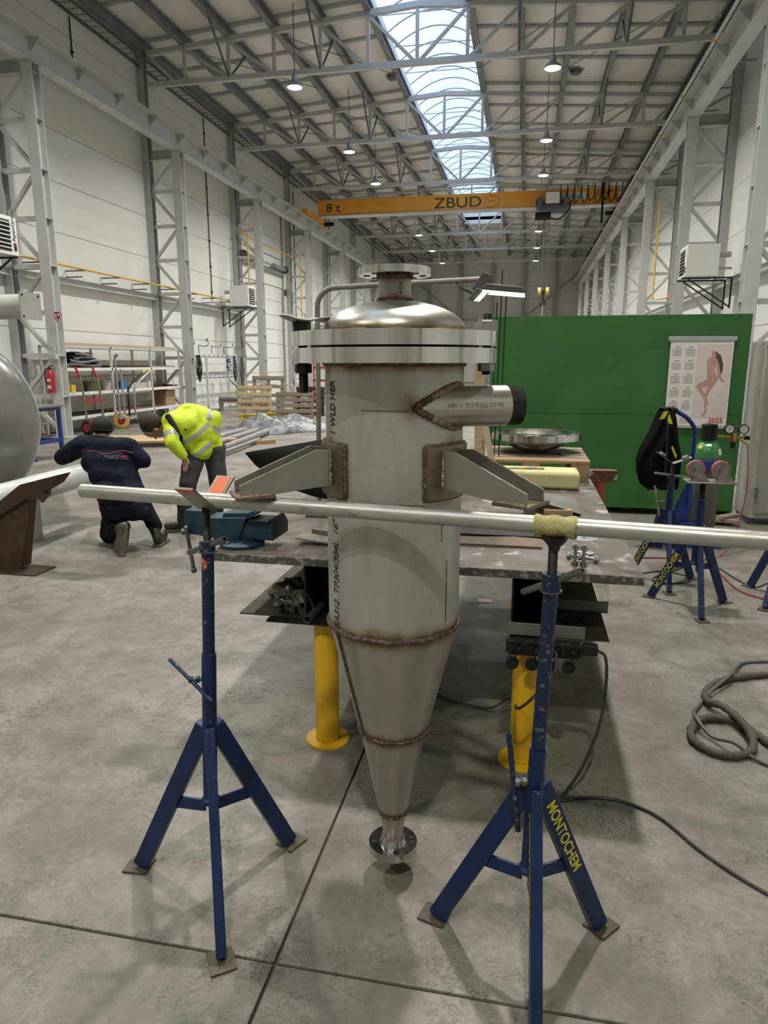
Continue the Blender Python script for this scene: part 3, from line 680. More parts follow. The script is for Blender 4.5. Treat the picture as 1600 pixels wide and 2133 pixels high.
# bottom flange with bolt holes
def flange(zb, zt, r, rb, hub, nh, rh, hr, name, mt, a0=0, holes=True):
    n = 96; me = bmesh.new()
    def ring(rad, z, k=n): return [me.verts.new((rad*cos(2*pi*i/k), rad*sin(2*pi*i/k), z)) for i in range(k)]
    mb = MB().lathe([(rb, zb), (r, zb), (r, zt), (hub, zt), (hub*.86, zt+.02) if hub != rb else (rb, zt), (rb, zt+.001 if hub == rb else zt+.02)], (AX, AY, 0), n, close=True); me.free()
    f = mb.build(name, mt, ves, smooth=30)
    for i in range(nh):
        a = a0+2*pi*i/nh; c = V(AX+rh*cos(a), AY+rh*sin(a), 0)
        MB().lathe([(.0, zt+.0006), (hr, zt+.0006), (hr*1.12, zt+.0012), (hr*1.12, zt-.001)], c, 16).lathe([(.0, zb-.0006), (hr, zb-.0006), (hr*1.12, zb-.0012), (hr*1.12, zb+.001)], c, 16).build('bolt_hole', 'black', f)
    return f
flange(.085, .111, .082, .03, .047, 4, .063, .009, 'bottom_flange', 'bright_steel', radians(20))
flange(1.701, 1.741, .297, .20, .20, 0, .27, .014, 'lower_body_flange', 'flange_steel')
flange(1.747, 1.786, .297, .20, .20, 0, .27, .014, 'upper_body_flange', 'flange_steel')
rlathe([(.18, 1.741), (.243, 1.741), (.243, 1.747), (.18, 1.747)], 'gasket', 'black', close=True)
tf = flange(1.944, 1.964, .1035, .042, .042, 8, .080, .009, 'top_flange', 'flange_steel', radians(12))
rlathe([(.047, 1.862), (.047, 1.946)], 'top_neck', 'neck_steel', 48)
dm = [(.205, 1.784), (.205, 1.792)]
for i in range(1, 21): a = pi/2*i/20; dm.append((.205*cos(a)+.0001, 1.792+.084*sin(a)))
rlathe(dm, 'domed_head', 'dome_steel', 96)
# bolts through the flange pair: a black stud on one side, a grey bolt on the other
def hexnut(c, af, h, name, mt, par): return MB().lathe([(0, 0), (af/sqrt(3)*.94, 0), (af/sqrt(3), h*.12), (af/sqrt(3), h*.88), (af/sqrt(3)*.94, h), (0, h)], c, 6).build(name, mt, par, smooth=0)
bl = V(AX, AY, 0)-er*.268; br = V(AX, AY, 0)+er*.268
def threaded(c, r, z0, z1, pitch=.0032):
    prof = []; z = z0
    while z < z1: prof += [(r*.93, z), (r, z+pitch/2)]; z += pitch
    return MB().lathe([(0, z0)]+prof+[(0, z1)], c, 14)
threaded(bl, .0142, 1.615, 1.80).build('stud_bolt', 'bolt_black', ves, smooth=0)
hexnut(bl+V(0, 0, 1.672), .046, .028, 'hex_nut', 'bolt_black', ves)
MB().box(bl+V(0, 0, 1.803), (.042, .042, .032)).build('nut_block', 'bolt_black', ves, bevel=.002)
threaded(br, .0125, 1.668, 1.84).build('stud_bolt', 'bolt_black', ves, smooth=0)
hexnut(br+V(0, 0, 1.677), .043, .024, 'hex_nut', 'bolt_grey', ves); hexnut(br+V(0, 0, 1.786), .05, .036, 'hex_nut', 'bolt_grey', ves)
# inlet nozzle, tangential
A0 = V(AX, AY, NZ)+nn_*OFFN
def npt(s, ph, r): return A0 + nd*s + nn_*(r*cos(ph)) + V(0, 0, r*sin(ph))
def sstart(ph):
    q = OFFN+RN*cos(ph); return sqrt(max(0, R0*R0-q*q))
nz_ = MB().grid(lambda u, v: npt(sstart(2*pi*u)-.004+(.288-sstart(2*pi*u)+.004)*v, 2*pi*u, RN), 64, 6).build('inlet_nozzle', 'nozzle_steel', ves)
prof = [(RN-.006, .20), (RN-.006, .331), (RN-.0035, .331)]; s_ = .330
while s_ > .289: prof += [(RN-.0005-.0012*((s_-.289)/.04), s_), (RN-.0022-.0012*((s_-.289)/.04), s_-.0012)]; s_ -= .0024
prof += [(RN, .288)]
MB().lathe(prof, A0, 48, axis=tuple(nd)).build('threaded_end', 'thread_steel', ves, smooth=0)
wpts = [npt(sstart(ph), ph, RN+.001) + V(0, 0, 0) for ph in [radians(-150+300*i/90) for i in range(91)]]
for q in (wpts[:38], wpts[37:54], wpts[53:]):
    MB().sweep(q, [.0105*(1+.16*sin(i*2.6)) for i in range(len(q))], 8).build('nozzle_weld', 'weld_bright' if len(q) > 20 else 'weld_brown', ves)
# support lugs
def lug(a, first=True):
    d = lug_dir(a); t = V(-d.y, d.x, 0); o = V(AX, AY, 0); zb = 1.3335
    hp = radians(27); z0, z1 = zb-.006, zb+.142
    m = MB().grid(lambda u, v: o + V(cos(a-hp+2*hp*u), sin(a-hp+2*hp*u), 0)*(R0+.009) + V(0, 0, z0+(z1-z0)*v), 14, 2)
    ed = [o+V(cos(a-hp+2*hp*u/14), sin(a-hp+2*hp*u/14), 0)*(R0+.004)+V(0, 0, zz) for zz, rng in ((z0, range(15)), (z1, range(14, -1, -1))) for u in rng]
    pad = m.build('lug_pad', 'pad_steel', ves, solid=.010)
    loop = []
    for i in range(len(ed)): p, q = ed[i], ed[(i+1) % len(ed)]; k = max(1, int((q-p).length/.01)); loop += [p+(q-p)*(j/k) for j in range(k)]
    MB().sweep(loop, [.0075*(1+.15*sin(i*2.2)) for i in range(len(loop))], 8, closed=True).build('pad_weld', 'weld_brown', pad)
    for s in (-1, 1):
        c = o + t*(s*.046)
        MB().prism([(.208, zb+.026), (.208, zb+.127), (.250, zb+.130), (.472, zb+.040), (.472, zb+.010), (.375, zb+.010)], c, d, (0, 0, 1), .006).build('gusset_plate', 'lug_steel', ves, smooth=0, bevel=.0008)
        MB().sweep([c+t*(s*.005)+d*.214+V(0, 0, zb+.03+.092*i/12) for i in range(13)], [.005*(1+.2*sin(i*2.3)) for i in range(13)], 8).build('gusset_weld', 'weld_bright', pad)
        MB().sweep([c+t*(s*.005)+d*(.385+.085*i/10)+V(0, 0, zb+.010) for i in range(11)], .004, 6).build('gusset_weld', 'weld_bright', pad)
    MB().box(o+d*.430+V(0, 0, zb+.005), (.110, .118, .010), Matrix.Rotation(a, 3, 'Z')).build('lug_base_plate', 'pad_steel', ves, bevel=.0015)
for a in LUG: lug(a)
# pipe lettering and scribed lines
def bendz(th0, z0): return lambda u, v: (lambda th: V(AX, AY, z0+u)+(er*sin(th)-ef*cos(th))*(R0+.0008))(th0 - v/R0)
text_mesh('lettering', 'SA312  TP304/304L  16"', .042, 'ink', ves, None, None, None, fn=bendz(radians(-53), .922), sx=.79, shear=.25, bold=.0006)
text_mesh('lettering', '1 WLD HER', .042, 'ink', ves, None, None, None, fn=bendz(radians(-55), 1.50), sx=.70, shear=.1, bold=.0012)
def scribe(th0, z0, th1, z1, w_=.0009):
    pts = [V(AX, AY, z0+(z1-z0)*i/10)+(er*sin(th0+(th1-th0)*i/10)-ef*cos(th0+(th1-th0)*i/10))*(R0+.0006) for i in range(11)]
    MB().sweep(pts, w_, 5).build('scribed_line', 'ink', ves)
scribe(radians(49), .95, radians(49), 1.14); scribe(radians(-26), 1.575, radians(10), 1.574); scribe(radians(42), 1.20, radians(42), 1.26); scribe(radians(3), 1.318, radians(25), 1.312); scribe(radians(-50), 1.313, radians(-40), 1.307)
text_mesh('lettering', '4404', .022, 'ink', ves, None, None, None, fn=lambda u, v: V(AX, AY, 1.890+u)+(er*sin(radians(30)-v/.047)-ef*cos(radians(30)-v/.047))*.0478, sx=.8)
text_mesh('lettering', 'SA-312 TP316/316L (1.4401', .018, 'thread_steel', ves, None, None, None, fn=lambda u, v: npt(.26-u, radians(12)-v/RN, RN+.0006), sx=.8)
# crumpled sheet on the black block
cs = thing('scrap_sheet', 'thin torn light sheet lying on the black nut block', 'sheet', tuple(bl+V(0, 0, 1.822)))
def crump(u, v):
    x = (u-.5)*.155+.02; y = (v-.5)*.10
    return bl+V(0, 0, 1.8235)+er*(x+.01*sin(v*7))+ef*y+V(0, 0, .004*sin(u*9+v*4)+.012*max(0, (.28-u))*3+.002*sin(v*17))
mat('scrap', (.40, .34, .29), .6, .2, col2=(.56, .50, .44), scale=20)
MB().grid(crump, 14, 8).build('sheet', 'scrap', cs, solid=.002)

# ---- the rail pipe on the stands
mat('pipe_dull', (.44, .43, .385), .42, .7, col2=(.53, .52, .47), scale=5, stretch=(1, 6, 6), col3=(.24, .225, .19), scale3=9, thr3=(.60, .70), rvar=.1)
PZ = 1.3115; RP = .0215
p_a, p_b = pz(172, 1022, PZ), pz(1150, 1094, PZ)
pd = (p_b-p_a); pd.z = 0; pd.normalize(); p_e = p_a+pd*2.6
rp_ = tag(MB().pipe(p_a, p_e, RP, .003, 32).build('rail_pipe', 'pipe_dull'), 'long bare steel pipe lying across the two blue stands under the vessel lugs', 'pipe')
def on_pipe(x):
    """point on the rail pipe's axis at a photo column"""
    best = min((i/1000*2.6 for i in range(1001)), key=lambda s: abs((lambda q: 800+F_PX*(q.dot(_r))/(q.dot(_f)))(p_a+pd*s-_o)-x)); return p_a+pd*best

# ---- adjustable blue tripod stands
mat('orange_marker', (.72, .16, .05), .6, col2=(.62, .20, .09), scale=40)
mat('letter_yellow', (.62, .58, .05), .55)
mat('plate_steel', (.30, .285, .25), .45, .7, col2=(.20, .185, .155), scale=18)
mat('rod_steel', (.19, .185, .175), .38, .8, col2=(.10, .098, .094), scale=30)
mat('foot_steel', (.085, .076, .06), .6, .4, col2=(.13, .115, .085), scale=20)
def stand(name, label, feet, ptop, pbot, zo, zi, zc, zs, group=None, paint='blue_paint', up='blue_worn', screw=.0125, ri=.0185, ro=.0225):
    """feet: three floor points; the pole runs pbot->ptop; outer tube to zo, inner to zi, collar zi..zc, screw to zs"""
    c = sum((Vector(f) for f in feet), Vector((0, 0, 0)))/3
    t = thing(name, label, 'pipe stand', (c.x, c.y, 0), 0, group); ptop = Vector(ptop); pbot = Vector(pbot)
    def P(z): k = (z-pbot.z)/(ptop.z-pbot.z); return pbot+(ptop-pbot)*k
    MB().pipe(P(.335), P(zo), ro, .003, 24).build('outer_tube', paint, t)
    MB().lathe([(ro*1.0, 0), (ro*1.28, -.008), (ro*1.28, -.02), (ro*.7, -.022)], P(.335), 20).build('tube_end', paint, t)
    MB().tube(P(.36), P(zi), ri, 24).build('inner_tube', up, t)
    MB().lathe([(ri, 0), (ri*1.28, 0), (ri*1.28, zc-zi), (screw*1.02, zc-zi)], P(zi), 20).build('collar', up, t)
    MB().lathe([(ri, -.004), (ri*1.5, -.004), (ri*1.5, 0), (ri, 0)], P(zi), 20, close=True).build('washer', 'rod_steel', t)
    prof = []; z = 0
    while z < zs-zc: prof += [(screw*.9, z), (screw, z+.002)]; z += .004
    MB().lathe(prof, P(zc), 16).build('screw', 'bolt_black', t, smooth=0)
    legs = []
    for f in feet:
        f = Vector(f); d = (V(f.x, f.y, 0)-V(P(.5).x, P(.5).y, 0)); dl = d.length; d.normalize(); tp = P(.585)+d*(ro-.006); bt = f-d*.012+V(0, 0, .012)
        lg = MB().bar(tp, bt, .030, .056).build('leg', paint, t, bevel=.003); legs.append((tp, bt, d, lg))
        MB().box(f+V(0, 0, .004), (.085, .075, .008), Matrix.Rotation(atan2(d.y, d.x)+.15, 3, 'Z')).build('foot_plate', 'foot_steel', t)
        k = .52; q = tp+(bt-tp)*k; MB().bar(P(q.z+.01)+d*ro*.9, q-d*.02, .008, .040).build('brace', paint, t)
    return t, P, legs
def tee(t, c, d, L, r, mt='rod_steel'):
    c = Vector(c); d = Vector(d).normalized(); return MB().pipe(c-d*L/2, c+d*L/2, r, r*.35, 14).build('handle_bar', mt, t)
def leg_text(t, leg, words, size, k0, sgn, flip, side):
    tp, bt, d, lg = leg; ax_ = (bt-tp).normalized(); x = V(0, 0, 1).cross(ax_).normalized(); y = ax_.cross(x)
    if x.dot(tp-_o) > 0: x = -x          # face turned towards the viewer's side
    ex = ax_*sgn; ey = x.cross(ex) ; o = tp+ax_*(bt-tp).length*k0 + x*.0155 - ey*size*.34
    text_mesh('lettering', words, size, 'letter_yellow', lg, o, ex, ey, sx=.95, bold=.001, off=.0006)
fl = [pz(290, 1805, 0), pz(608, 1755, 0), pz(462, 2005, 0)]
hp = on_pipe(430); hz = PZ-.026
lb = V(sum(f.x for f in fl)/3, sum(f.y for f in fl)/3, .3)
s1, P1, L1 = stand('pipe_stand', 'blue tripod pipe stand with an orange-marked V head beside the vise', fl, (hp.x, hp.y, hz), (lb.x-.012, lb.y, .3), .83, 1.158, 1.188, hz)
tee(s1, P1(1.172)+_r*(-.003), (_r*.80-_f*.55+V(0, 0, .28)), .17, .0095)
MB().lathe([(.0205, 0), (.0205, .022), (.0135, .022)], P1(1.170), 6).build('hex_nut', 'bolt_grey', s1, smooth=0)
cv = P1(.745); cdir = (-_r*.95-_f*.2).normalized(); MB().tube(cv+cdir*.02, cv+cdir*.062, .007, 10).build('clamp_screw', 'rod_steel', s1)
for k in (.028, .048): MB().lathe([(.006, 0), (.012, 0), (.012, .012), (.006, .012)], cv+cdir*k, 6, axis=tuple(cdir)).build('clamp_nut', 'blue_worn', s1, smooth=0)
tee(s1, cv+cdir*.064+_r*.008, (_r*.72+V(0, 0, -.62)-_f*.35), .19, .006, 'blue_worn')
xd = V(-pd.y, pd.x, 0)                                    # across the pipe, away from the camera
for s in (-1, 1):
    tip = V(hp.x, hp.y, hz)+xd*(s*.108)+V(0, 0, .078); b0 = V(hp.x, hp.y, hz)
    n_ = (tip-b0).cross(pd).normalized()
    MB().add([b0-pd*.030+n_*q for q in (-.003, .003)]+[b0+pd*.030+n_*q for q in (-.003, .003)]+[tip-pd*.030+n_*q for q in (-.003, .003)]+[tip+pd*.030+n_*q for q in (-.003, .003)],
             [(0, 1, 3, 2), (4, 6, 7, 5), (0, 4, 5, 1), (2, 3, 7, 6), (0, 2, 6, 4), (1, 5, 7, 3)]).build('head_plate', 'plate_steel', s1)
    if s < 0:
        a_, b_ = tip, tip+(b0-tip)*.16
        n2 = n_ if n_.dot(_o-tip) > 0 else -n_
        MB().poly([a_-pd*.030+n2*.0031, a_+pd*.030+n2*.0031, b_+pd*.030+n2*.0031, b_-pd*.030+n2*.0031], n2, .0008).build('paint_mark', 'orange_marker', s1)
    else:
        n2 = n_ if n_.dot(_o-tip) > 0 else -n_
        a_, b_ = tip+(b0-tip)*.04, tip+(b0-tip)*.62
        MB().poly([a_-pd*.022+n2*.0031, a_+pd*.022+n2*.0031, b_+pd*.024+n2*.0031, b_-pd*.024+n2*.0031], n2, .0008).build('paint_mark', 'orange_marker', s1)
q_ = P1(1.125)
for dz, wd in ((0, .018), (-.016, .012)): MB().grid(lambda u, v: q_+V(0, 0, dz+v*.014-.007+.004*sin(u*9)) + (_r*sin(-.9+u*1.4*wd/.018)-_f*cos(-.9+u*1.4*wd/.018))*.0189, 6, 1).build('paint_mark', 'orange_marker', s1)
fr = [pz(905, 1908, 0), pz(1252, 1930, 0)]; m_ = (fr[0]+fr[1])/2; e_ = fr[1]-fr[0]; third = m_+V(e_.y, -e_.x, 0).normalized()*(e_.length*.866); fr.append(third)
hp2 = on_pipe(1158); cb_ = sum(fr, V(0, 0, 0))/3
s2, P2, L2 = stand('pipe_stand', 'blue tripod pipe stand with yellow lettering and a tape-wrapped head', fr, (hp2.x, hp2.y, PZ-RP-.004), (cb_.x+.004, cb_.y-.01, .3), .70, 1.145, 1.188, PZ-RP-.03, up='blue_worn')
MB().lathe([(.0125, -.04), (.016, -.028), (.030, -.012), (.034, -.001)], (hp2.x, hp2.y, PZ-RP-.002), 20).build('head_saddle', 'bolt_black', s2)
tee(s2, P2(1.166), (_r*.62-_f*.62+V(0, 0, .36))*-1, .19, .0085)
cv = P2(.60); MB().tube(cv+cdir*.02, cv+cdir*.062, .007, 10).build('clamp_screw', 'rod_steel', s2)
for k in (.028, .050): MB().lathe([(.006, 0), (.012, 0), (.012, .012), (.006, .012)], cv+cdir*k, 6, axis=tuple(cdir)).build('clamp_nut', 'bolt_grey', s2, smooth=0)
tee(s2, cv+cdir*.064, (_r*.10-_f*.15+V(0, 0, -1)), .27, .0075, 'blue_worn')
leg_text(s2, L2[1], 'MONTOCHEM', .046, .10, 1, 0, 1)
leg_text(s2, L2[2], 'MONTOCHEM', .046, .10, 1, 0, 1)
mat('masking_tape', (.42, .36, .13), .6, col2=(.50, .45, .20), scale=25, bump=.8, bscale=70)
def wrap(u, v):
    a = radians(-135+270*v)+pi/2*0; rr = RP+.003+.002*sin(u*13+v*9)+.0025*abs(sin(v*8)); ax2 = (u-.5)*(.098+.006*sin(v*11))
    return V(hp2.x, hp2.y, PZ)+pd*ax2 - xd*(rr*cos(a)) + V(0, 0, rr*sin(a)*.98-.002)
tag(MB().grid(wrap, 12, 24).build('tape_wrap', 'masking_tape', solid=.0015), 'crumpled yellow masking tape wrapped round the pipe over the stand head', 'tape')

# ---- welding table
mat('table_top', (.125, .105, .085), .42, .5, col2=(.20, .18, .16), scale=4, rvar=.14, col3=(.42, .41, .385), scale3=11, thr3=(.57, .68), bump=.15, bscale=40)
mat('table_edge', (.11, .105, .095), .6, .5, col2=(.30, .295, .28), scale=26, thr=(.5, .6))
mat('black_steel', (.012, .0115, .010), .5, .2, col2=(.02, .019, .016), scale=10, spec=.3)
mat('shelf_steel', (.050, .045, .034), .38, .5, col2=(.10, .09, .07), scale=4, rvar=.1)
TX0, TX1, TY0, TY1, TZ = -1.31, .478, 2.68, 5.05, .90
tb = thing('welding_table', 'heavy steel welding table with scratched thick plate top on yellow posts', 'table', ((TX0+TX1)/2, TY0, 0))
MB().bb((TX0, TY0, TZ-.036), (TX1, TY1, TZ-.0005)).build('edge_plate', 'table_edge', tb, bevel=.002)
MB().bb((TX0+.003, TY0+.003, TZ-.001), (TX1-.003, TY1-.003, TZ)).build('top_plate', 'table_top', tb)
for X in (-.83, .05):
    for Y in (2.80, 4.75):
        MB().lathe([(.10, 0), (.10, .010), (.098, .013), (.056, .013)], (X, Y, 0), 28).build('post_foot', 'yellow_paint', tb)
        MB().tube((X, Y, .012), (X, Y, .60), .054, 28).build('post', 'yellow_paint', tb)
    MB().bb((X-.07, 2.72, .60), (X+.07, 4.95, .615)).bb((X-.07, 2.72, .615), (X-.062, 4.95, TZ-.037)).bb((X+.062, 2.72, .615), (X+.07, 4.95, TZ-.037)).build('beam', 'black_steel', tb)
ZSH = .606
MB().bb((-1.21, 2.74, ZSH), (-.90, 4.6, ZSH+.006)).build('shelf_plate', 'shelf_steel', tb); MB().bb((.12, 2.73, ZSH), (.372, 4.6, ZSH+.006)).build('shelf_plate', 'shelf_steel', tb)
MB().bb((-1.07, 2.70, ZSH-.012), (-.74, 4.5, ZSH-.003)).build('shelf_plate', 'black_steel', tb)
# things under the table
mat('grey_strip', (.20, .19, .165), .5, .4)
tag(MB().bb((.125, 3.05, ZSH+.009), (.40, 3.07, ZSH+.055)).bb((.115, 3.05, ZSH+.007), (.40, 3.11, ZSH+.012)).build('angle_offcut', 'grey_strip'), 'grey angle steel offcut on the shelf under the table', 'angle steel')
dd = tag(MB().lathe([(.012, 0), (.075, 0), (.075, .004), (.03, .008), (.012, .008)], (.27, 2.93, ZSH+.006), 32, close=True).build('grinding_disc', 'black'), 'black grinding disc on the shelf under the table', 'disc')
tag(MB().pipe((-.87, 2.66, .634), (-.83, 3.3, .634), .017, .003, 18).build('short_pipe', 'rod_steel'), 'short dark pipe poking out between the table beams', 'pipe')
bg = MB()
def bagf(u, v):
    a = 2*pi*u; t_ = pi*v; r = .085*(1+.18*sin(5*a+3*t_)+.12*sin(9*t_+2*a)); return V(-1.0, 2.83, ZSH+.075)+V(r*sin(t_)*cos(a)*1.0, r*sin(t_)*sin(a), r*cos(t_)*.72+.006*sin(a*7))
mat('bag_plastic', (.06, .055, .045), .3, col2=(.10, .095, .08), scale=12, bump=.8, bscale=30)
bg.grid(bagf, 28, 18); wb_ = thing('wire_bag', 'dark plastic bag with wire scraps on the shelf under the table', 'bag', (-1.0, 2.83, ZSH)); bg.build('bag', 'bag_plastic', wb_)
for k in range(5):
    x0 = -1.03+.03*k; MB().sweep(bez([(x0, 2.75, ZSH+.02), (x0+.01, 2.735, ZSH+.08+.01*k), (x0+.04, 2.735, ZSH+.07), (x0+.045, 2.74, ZSH+.015)], 5), .0025, 5).build('wire', 'rod_steel', wb_)

# ---- power strip
ps = thing('power_strip', 'black rubber power strip with round sockets hung under the table', 'power strip', (.14, 2.70, .58))
MB().bb((-.03, 2.711, .615), (.275, 2.718, .668)).build('mounting_plate', 'grey_strip', ps, bevel=.002)
MB().bb((-.035, 2.665, .545), (.265, 2.710, .612)).build('housing', 'rubber', ps, bevel=.008)
MB().bb((.265, 2.675, .562), (.325, 2.705, .608)).build('cable_gland', 'rubber', ps, bevel=.006)
for i, X in enumerate((.022, .092, .165, .235)):
    so = MB().lathe([(.020, 0), (.029, 0), (.030, .016), (.024, .018), (.022, .004), (0, .003)], (X, 2.665, .585), 24, axis=(0, -1, 0)).build('socket', 'rubber', ps)
    for dx, dz in ((-.006, -.007), (.006, .008)): MB().ball((X+dx, 2.660, .585+dz), .002, 6, 4).build('pin', 'white_paint', so)
    lc = V(X-.03+.008*(i % 2), 2.672, .513)
    MB().lathe([(0, 0), (.026, 0), (.027, .010), (.022, .012), (.021, .004), (0, .004)], lc, 24, axis=(.2, -1, .1)).build('lid', 'rubber', so); MB().bar(lc+V(.01, 0, .022), (X-.005, 2.668, .555), .010, .004).build('lid_strap', 'rubber', so)
for X in (-.027, .258):
    for Z in (.553, .617): MB().ball((X, 2.664, Z), .004, 8, 5).build('screw_head', 'bolt_grey', ps)
mat('cable', (.028, .027, .024), .5, col2=(.045, .043, .037), scale=20)
c1 = [(.325, 2.69, .583), (.355, 2.68, .56), (.362, 2.66, .46), (.345, 2.63, .30), (.29, 2.60, .13), (.235, 2.58, .03), (.21, 2.55, .007)]
c2 = [pz(1165, 1668, .007), pz(1220, 1661, .007), pz(1290, 1668, .007), pz(1370, 1700, .007), pz(1470, 1780, .007), pz(1600, 1862, .007), pz(1760, 1935, .007)]
pc = tag(MB().sweep(bez(c1+c2, 7), .0065, 8).build('power_cable', 'cable'), 'black cable hanging from the power strip and running over the floor', 'cable')
cl2 = [pz(820, 1395, .006), pz(920, 1450, .006), pz(965, 1466, .006), pz(1020, 1475, .03), pz(1065, 1452, .12), V(.03, 2.58, .36), V(.15, 2.60, .50), V(.165, 2.655, .575)]
tag(MB().sweep(bez(cl2, 7), .006, 8).build('plug_cable', 'cable'), 'black cable plugged into the power strip and trailing behind the vessel', 'cable')

# ---- things on the table
mat('vise_blue', (.020, .050, .075), .42, .25, col2=(.012, .030, .048), scale=16, rvar=.1, bump=.3, bscale=60)
vs = thing('bench_vise', 'dark blue bench vise bolted on the table corner', 'vise', (-1.25, 2.86, TZ))
MB().lathe([(0, .0), (.100, .0), (.102, .014), (.085, .022), (.06, .032), (0, .034)], (-1.225, 2.835, TZ), 32).build('swivel_base', 'vise_blue', vs)
MB().lathe([(0, .018), (.009, .018), (.009, .030), (0, .030)], (-1.26, 2.76, TZ), 6).build('base_bolt', 'bolt_grey', vs, smooth=0)
m = MB(); pprism(m, [(420, 1079), (512, 1079), (498, 1124), (446, 1124), (418, 1116)], 2.80, .13); m.build('body', 'vise_blue', vs, bevel=.004)
m = MB(); pprism(m, [(385, 1062), (422, 1064), (422, 1117), (388, 1111), (383, 1095)], 2.80, .14); m.build('movable_jaw', 'vise_blue', vs, bevel=.005)
m = MB(); pprism(m, [(466, 1069), (516, 1069), (527, 1064), (533, 1070), (530, 1075), (512, 1084), (462, 1080)], 2.82, .11); m.build('anvil', 'vise_blue', vs, bevel=.002)
m = MB(); pprism(m, [(512, 1090), (568, 1095), (570, 1127), (494, 1122)], 2.81, .11); m.build('fixed_jaw', 'vise_blue', vs, bevel=.004)
m = MB(); pprism(m, [(516, 1084), (558, 1087), (558, 1096), (512, 1092)], 2.80, .13); m.build('jaw_plate', 'black', vs)
m = MB(); pprism(m, [(560, 1084), (571, 1078), (581, 1096), (581, 1118), (569, 1117)], 2.80, .12); m.build('jaw_plate', 'black', vs)
MB().tube((-1.42, 2.84, .955), (-1.50, 2.80, .955), .016, 14).build('spindle', 'rod_steel', vs)
hb0, hb1 = py(388, 1100, 2.78), py(404, 1188, 2.78)
MB().tube(hb0, hb1, .0085, 12).ball(hb1, .0135).ball(hb0, .0125).build('handle', 'rod_steel', vs)
# plate, nut and shim strips behind the vessel
tag(MB().box((-.86, 2.93, TZ+.017), (.26, .10, .006), Matrix.Rotation(.1, 3, 'Y')).build('shim_plate', 'plate_steel'), 'small steel plate offcut beside the vise', 'plate')
tag(MB().poly([(-.98, 3.10, TZ+.001), (-.70, 3.02, TZ+.001), (-.66, 3.16, TZ+.001), (-.80, 3.20, TZ+.001)], (0, 0, 1), .02).build('wedge_plate', 'plate_steel'), 'pointed steel wedge plate under a large nut', 'plate')
tag(MB().lathe([(.013, 0), (.026, 0), (.028, .005), (.028, .032), (.026, .036), (.013, .036)], (-.815, 3.10, TZ+.022), 6, close=True).build('hex_nut', 'bolt_black', smooth=0), 'large black hex nut standing on the wedge plate', 'nut')
# bolts
def bolt(loc, rot, label, mt):
    t = thing('hex_bolt', label, 'bolt', loc, 0, None); t.rotation_euler = rot
    MB().lathe([(0, 0), (.0125, 0), (.0137, .002), (.0137, .012), (0, .013)], (0, 0, 0), 6).build('head', mt, t, True, smooth=0)
    MB().lathe([(.0055, .0), (.0075, .012), (.0075, .085), (0, .086)], (0, 0, 0), 14).build('shank', mt, t, True)
    MB().lathe([(.008, .066), (.0137, .066), (.0137, .078), (.008, .078)], (0, 0, 0), 6, close=True).build('nut', mt, t, True, smooth=0)
    MB().lathe([(.008, .013), (.0165, .013), (.0165, .0155), (.008, .0155)], (0, 0, 0), 20, close=True).build('washer', mt, t, True)
    return t
b1 = bolt((.226, 2.811, TZ), (0, 0, 0), 'hex bolt with nut standing upright on the table, left of its twin', 'bolt_grey'); b1['label'] = 'hex bolt standing upright beside a twin bolt'; b1['group'] = 'upright bolts on the table'
b2 = copy_tree(b1); b2.location = (.260, 2.806, TZ)
b3 = bolt((.20, 2.90, TZ+.0137), (pi/2, 0, radians(75)), 'shiny zinc bolt lying behind the two upright bolts', 'galvanised'); b3['group'] = 'bolts lying behind the upright bolts'
for x, y, r in ((.225, 2.945, 80), (.25, 2.885, 60)):
    q = copy_tree(b3); q.location = (x, y, TZ+.0137); q.rotation_euler = (pi/2, 0, radians(r))
mat('disc_grey', (.25, .26, .28), .5, .2, col2=(.34, .35, .37), scale=20)
tag(MB().lathe([(.011, 0), (.0625, 0), (.0625, .003), (.03, .005), (.011, .005)], (.296, 3.253, TZ), 36, close=True).build('cutting_disc', 'disc_grey'), 'grey blue cutting disc lying on the table top', 'disc')
mat('wood', (.38, .26, .14), .7, col2=(.28, .18, .09), scale=7, stretch=(1.2, 9, 9), bump=.3, bscale=30)
mat('wood_pale', (.55, .42, .25), .7, col2=(.46, .33, .18), scale=6, stretch=(1.2, 9, 9))
mat('wood_old', (.25, .205, .155), .8, col2=(.33, .275, .21), scale=6, stretch=(1.5, 9, 9), bump=.3, bscale=25)
mat('wood_ply', (.42, .33, .215), .7, col2=(.36, .27, .165), scale=5, stretch=(6, 6, 1), col3=(.10, .085, .06), scale3=45, thr3=(.66, .69))
tag(MB().box((.20, 3.76, TZ+.016), (.15, .06, .032), Matrix.Rotation(.1, 3, 'Z')).build('wood_block', 'wood', bevel=.003), 'small rough wooden block lying on the table top', 'wood block')
mat('sheet_grey', (.26, .255, .235), .42, .6, col2=(.33, .325, .30), scale=6)
def sheetf(u, v): return pz(1075+70*u+85*u*v*0, 1040, 1.0) if False else V(.02+.30*u, 3.75+.42*v, TZ+.05*(1-u)+.01+.035*(1-v)*(1-u))
tag(MB().grid(sheetf, 8, 6).build('thin_sheet', 'sheet_grey', solid=.002), 'thin bent grey sheet lying behind the lug', 'sheet')
tag(MB().bb((-.34, 3.2, TZ), (.11, 3.72, TZ+.012)).build('black_plate', 'black_steel', bevel=.002), 'black steel plate lying behind the vessel', 'plate')
mat('rust_plate', (.14, .095, .06), .55, .4, col2=(.19, .13, .085), scale=7)
tag(MB().prism([(-.30, 3.02), (.10, 3.02), (.10, 3.17), (-.02, 3.19), (-.30, 3.13)], (0, 0, TZ+.005), (1, 0, 0), (0, 1, 0), .01).build('brown_plate', 'rust_plate'), 'thin brown plate on the table behind the vessel', 'plate')
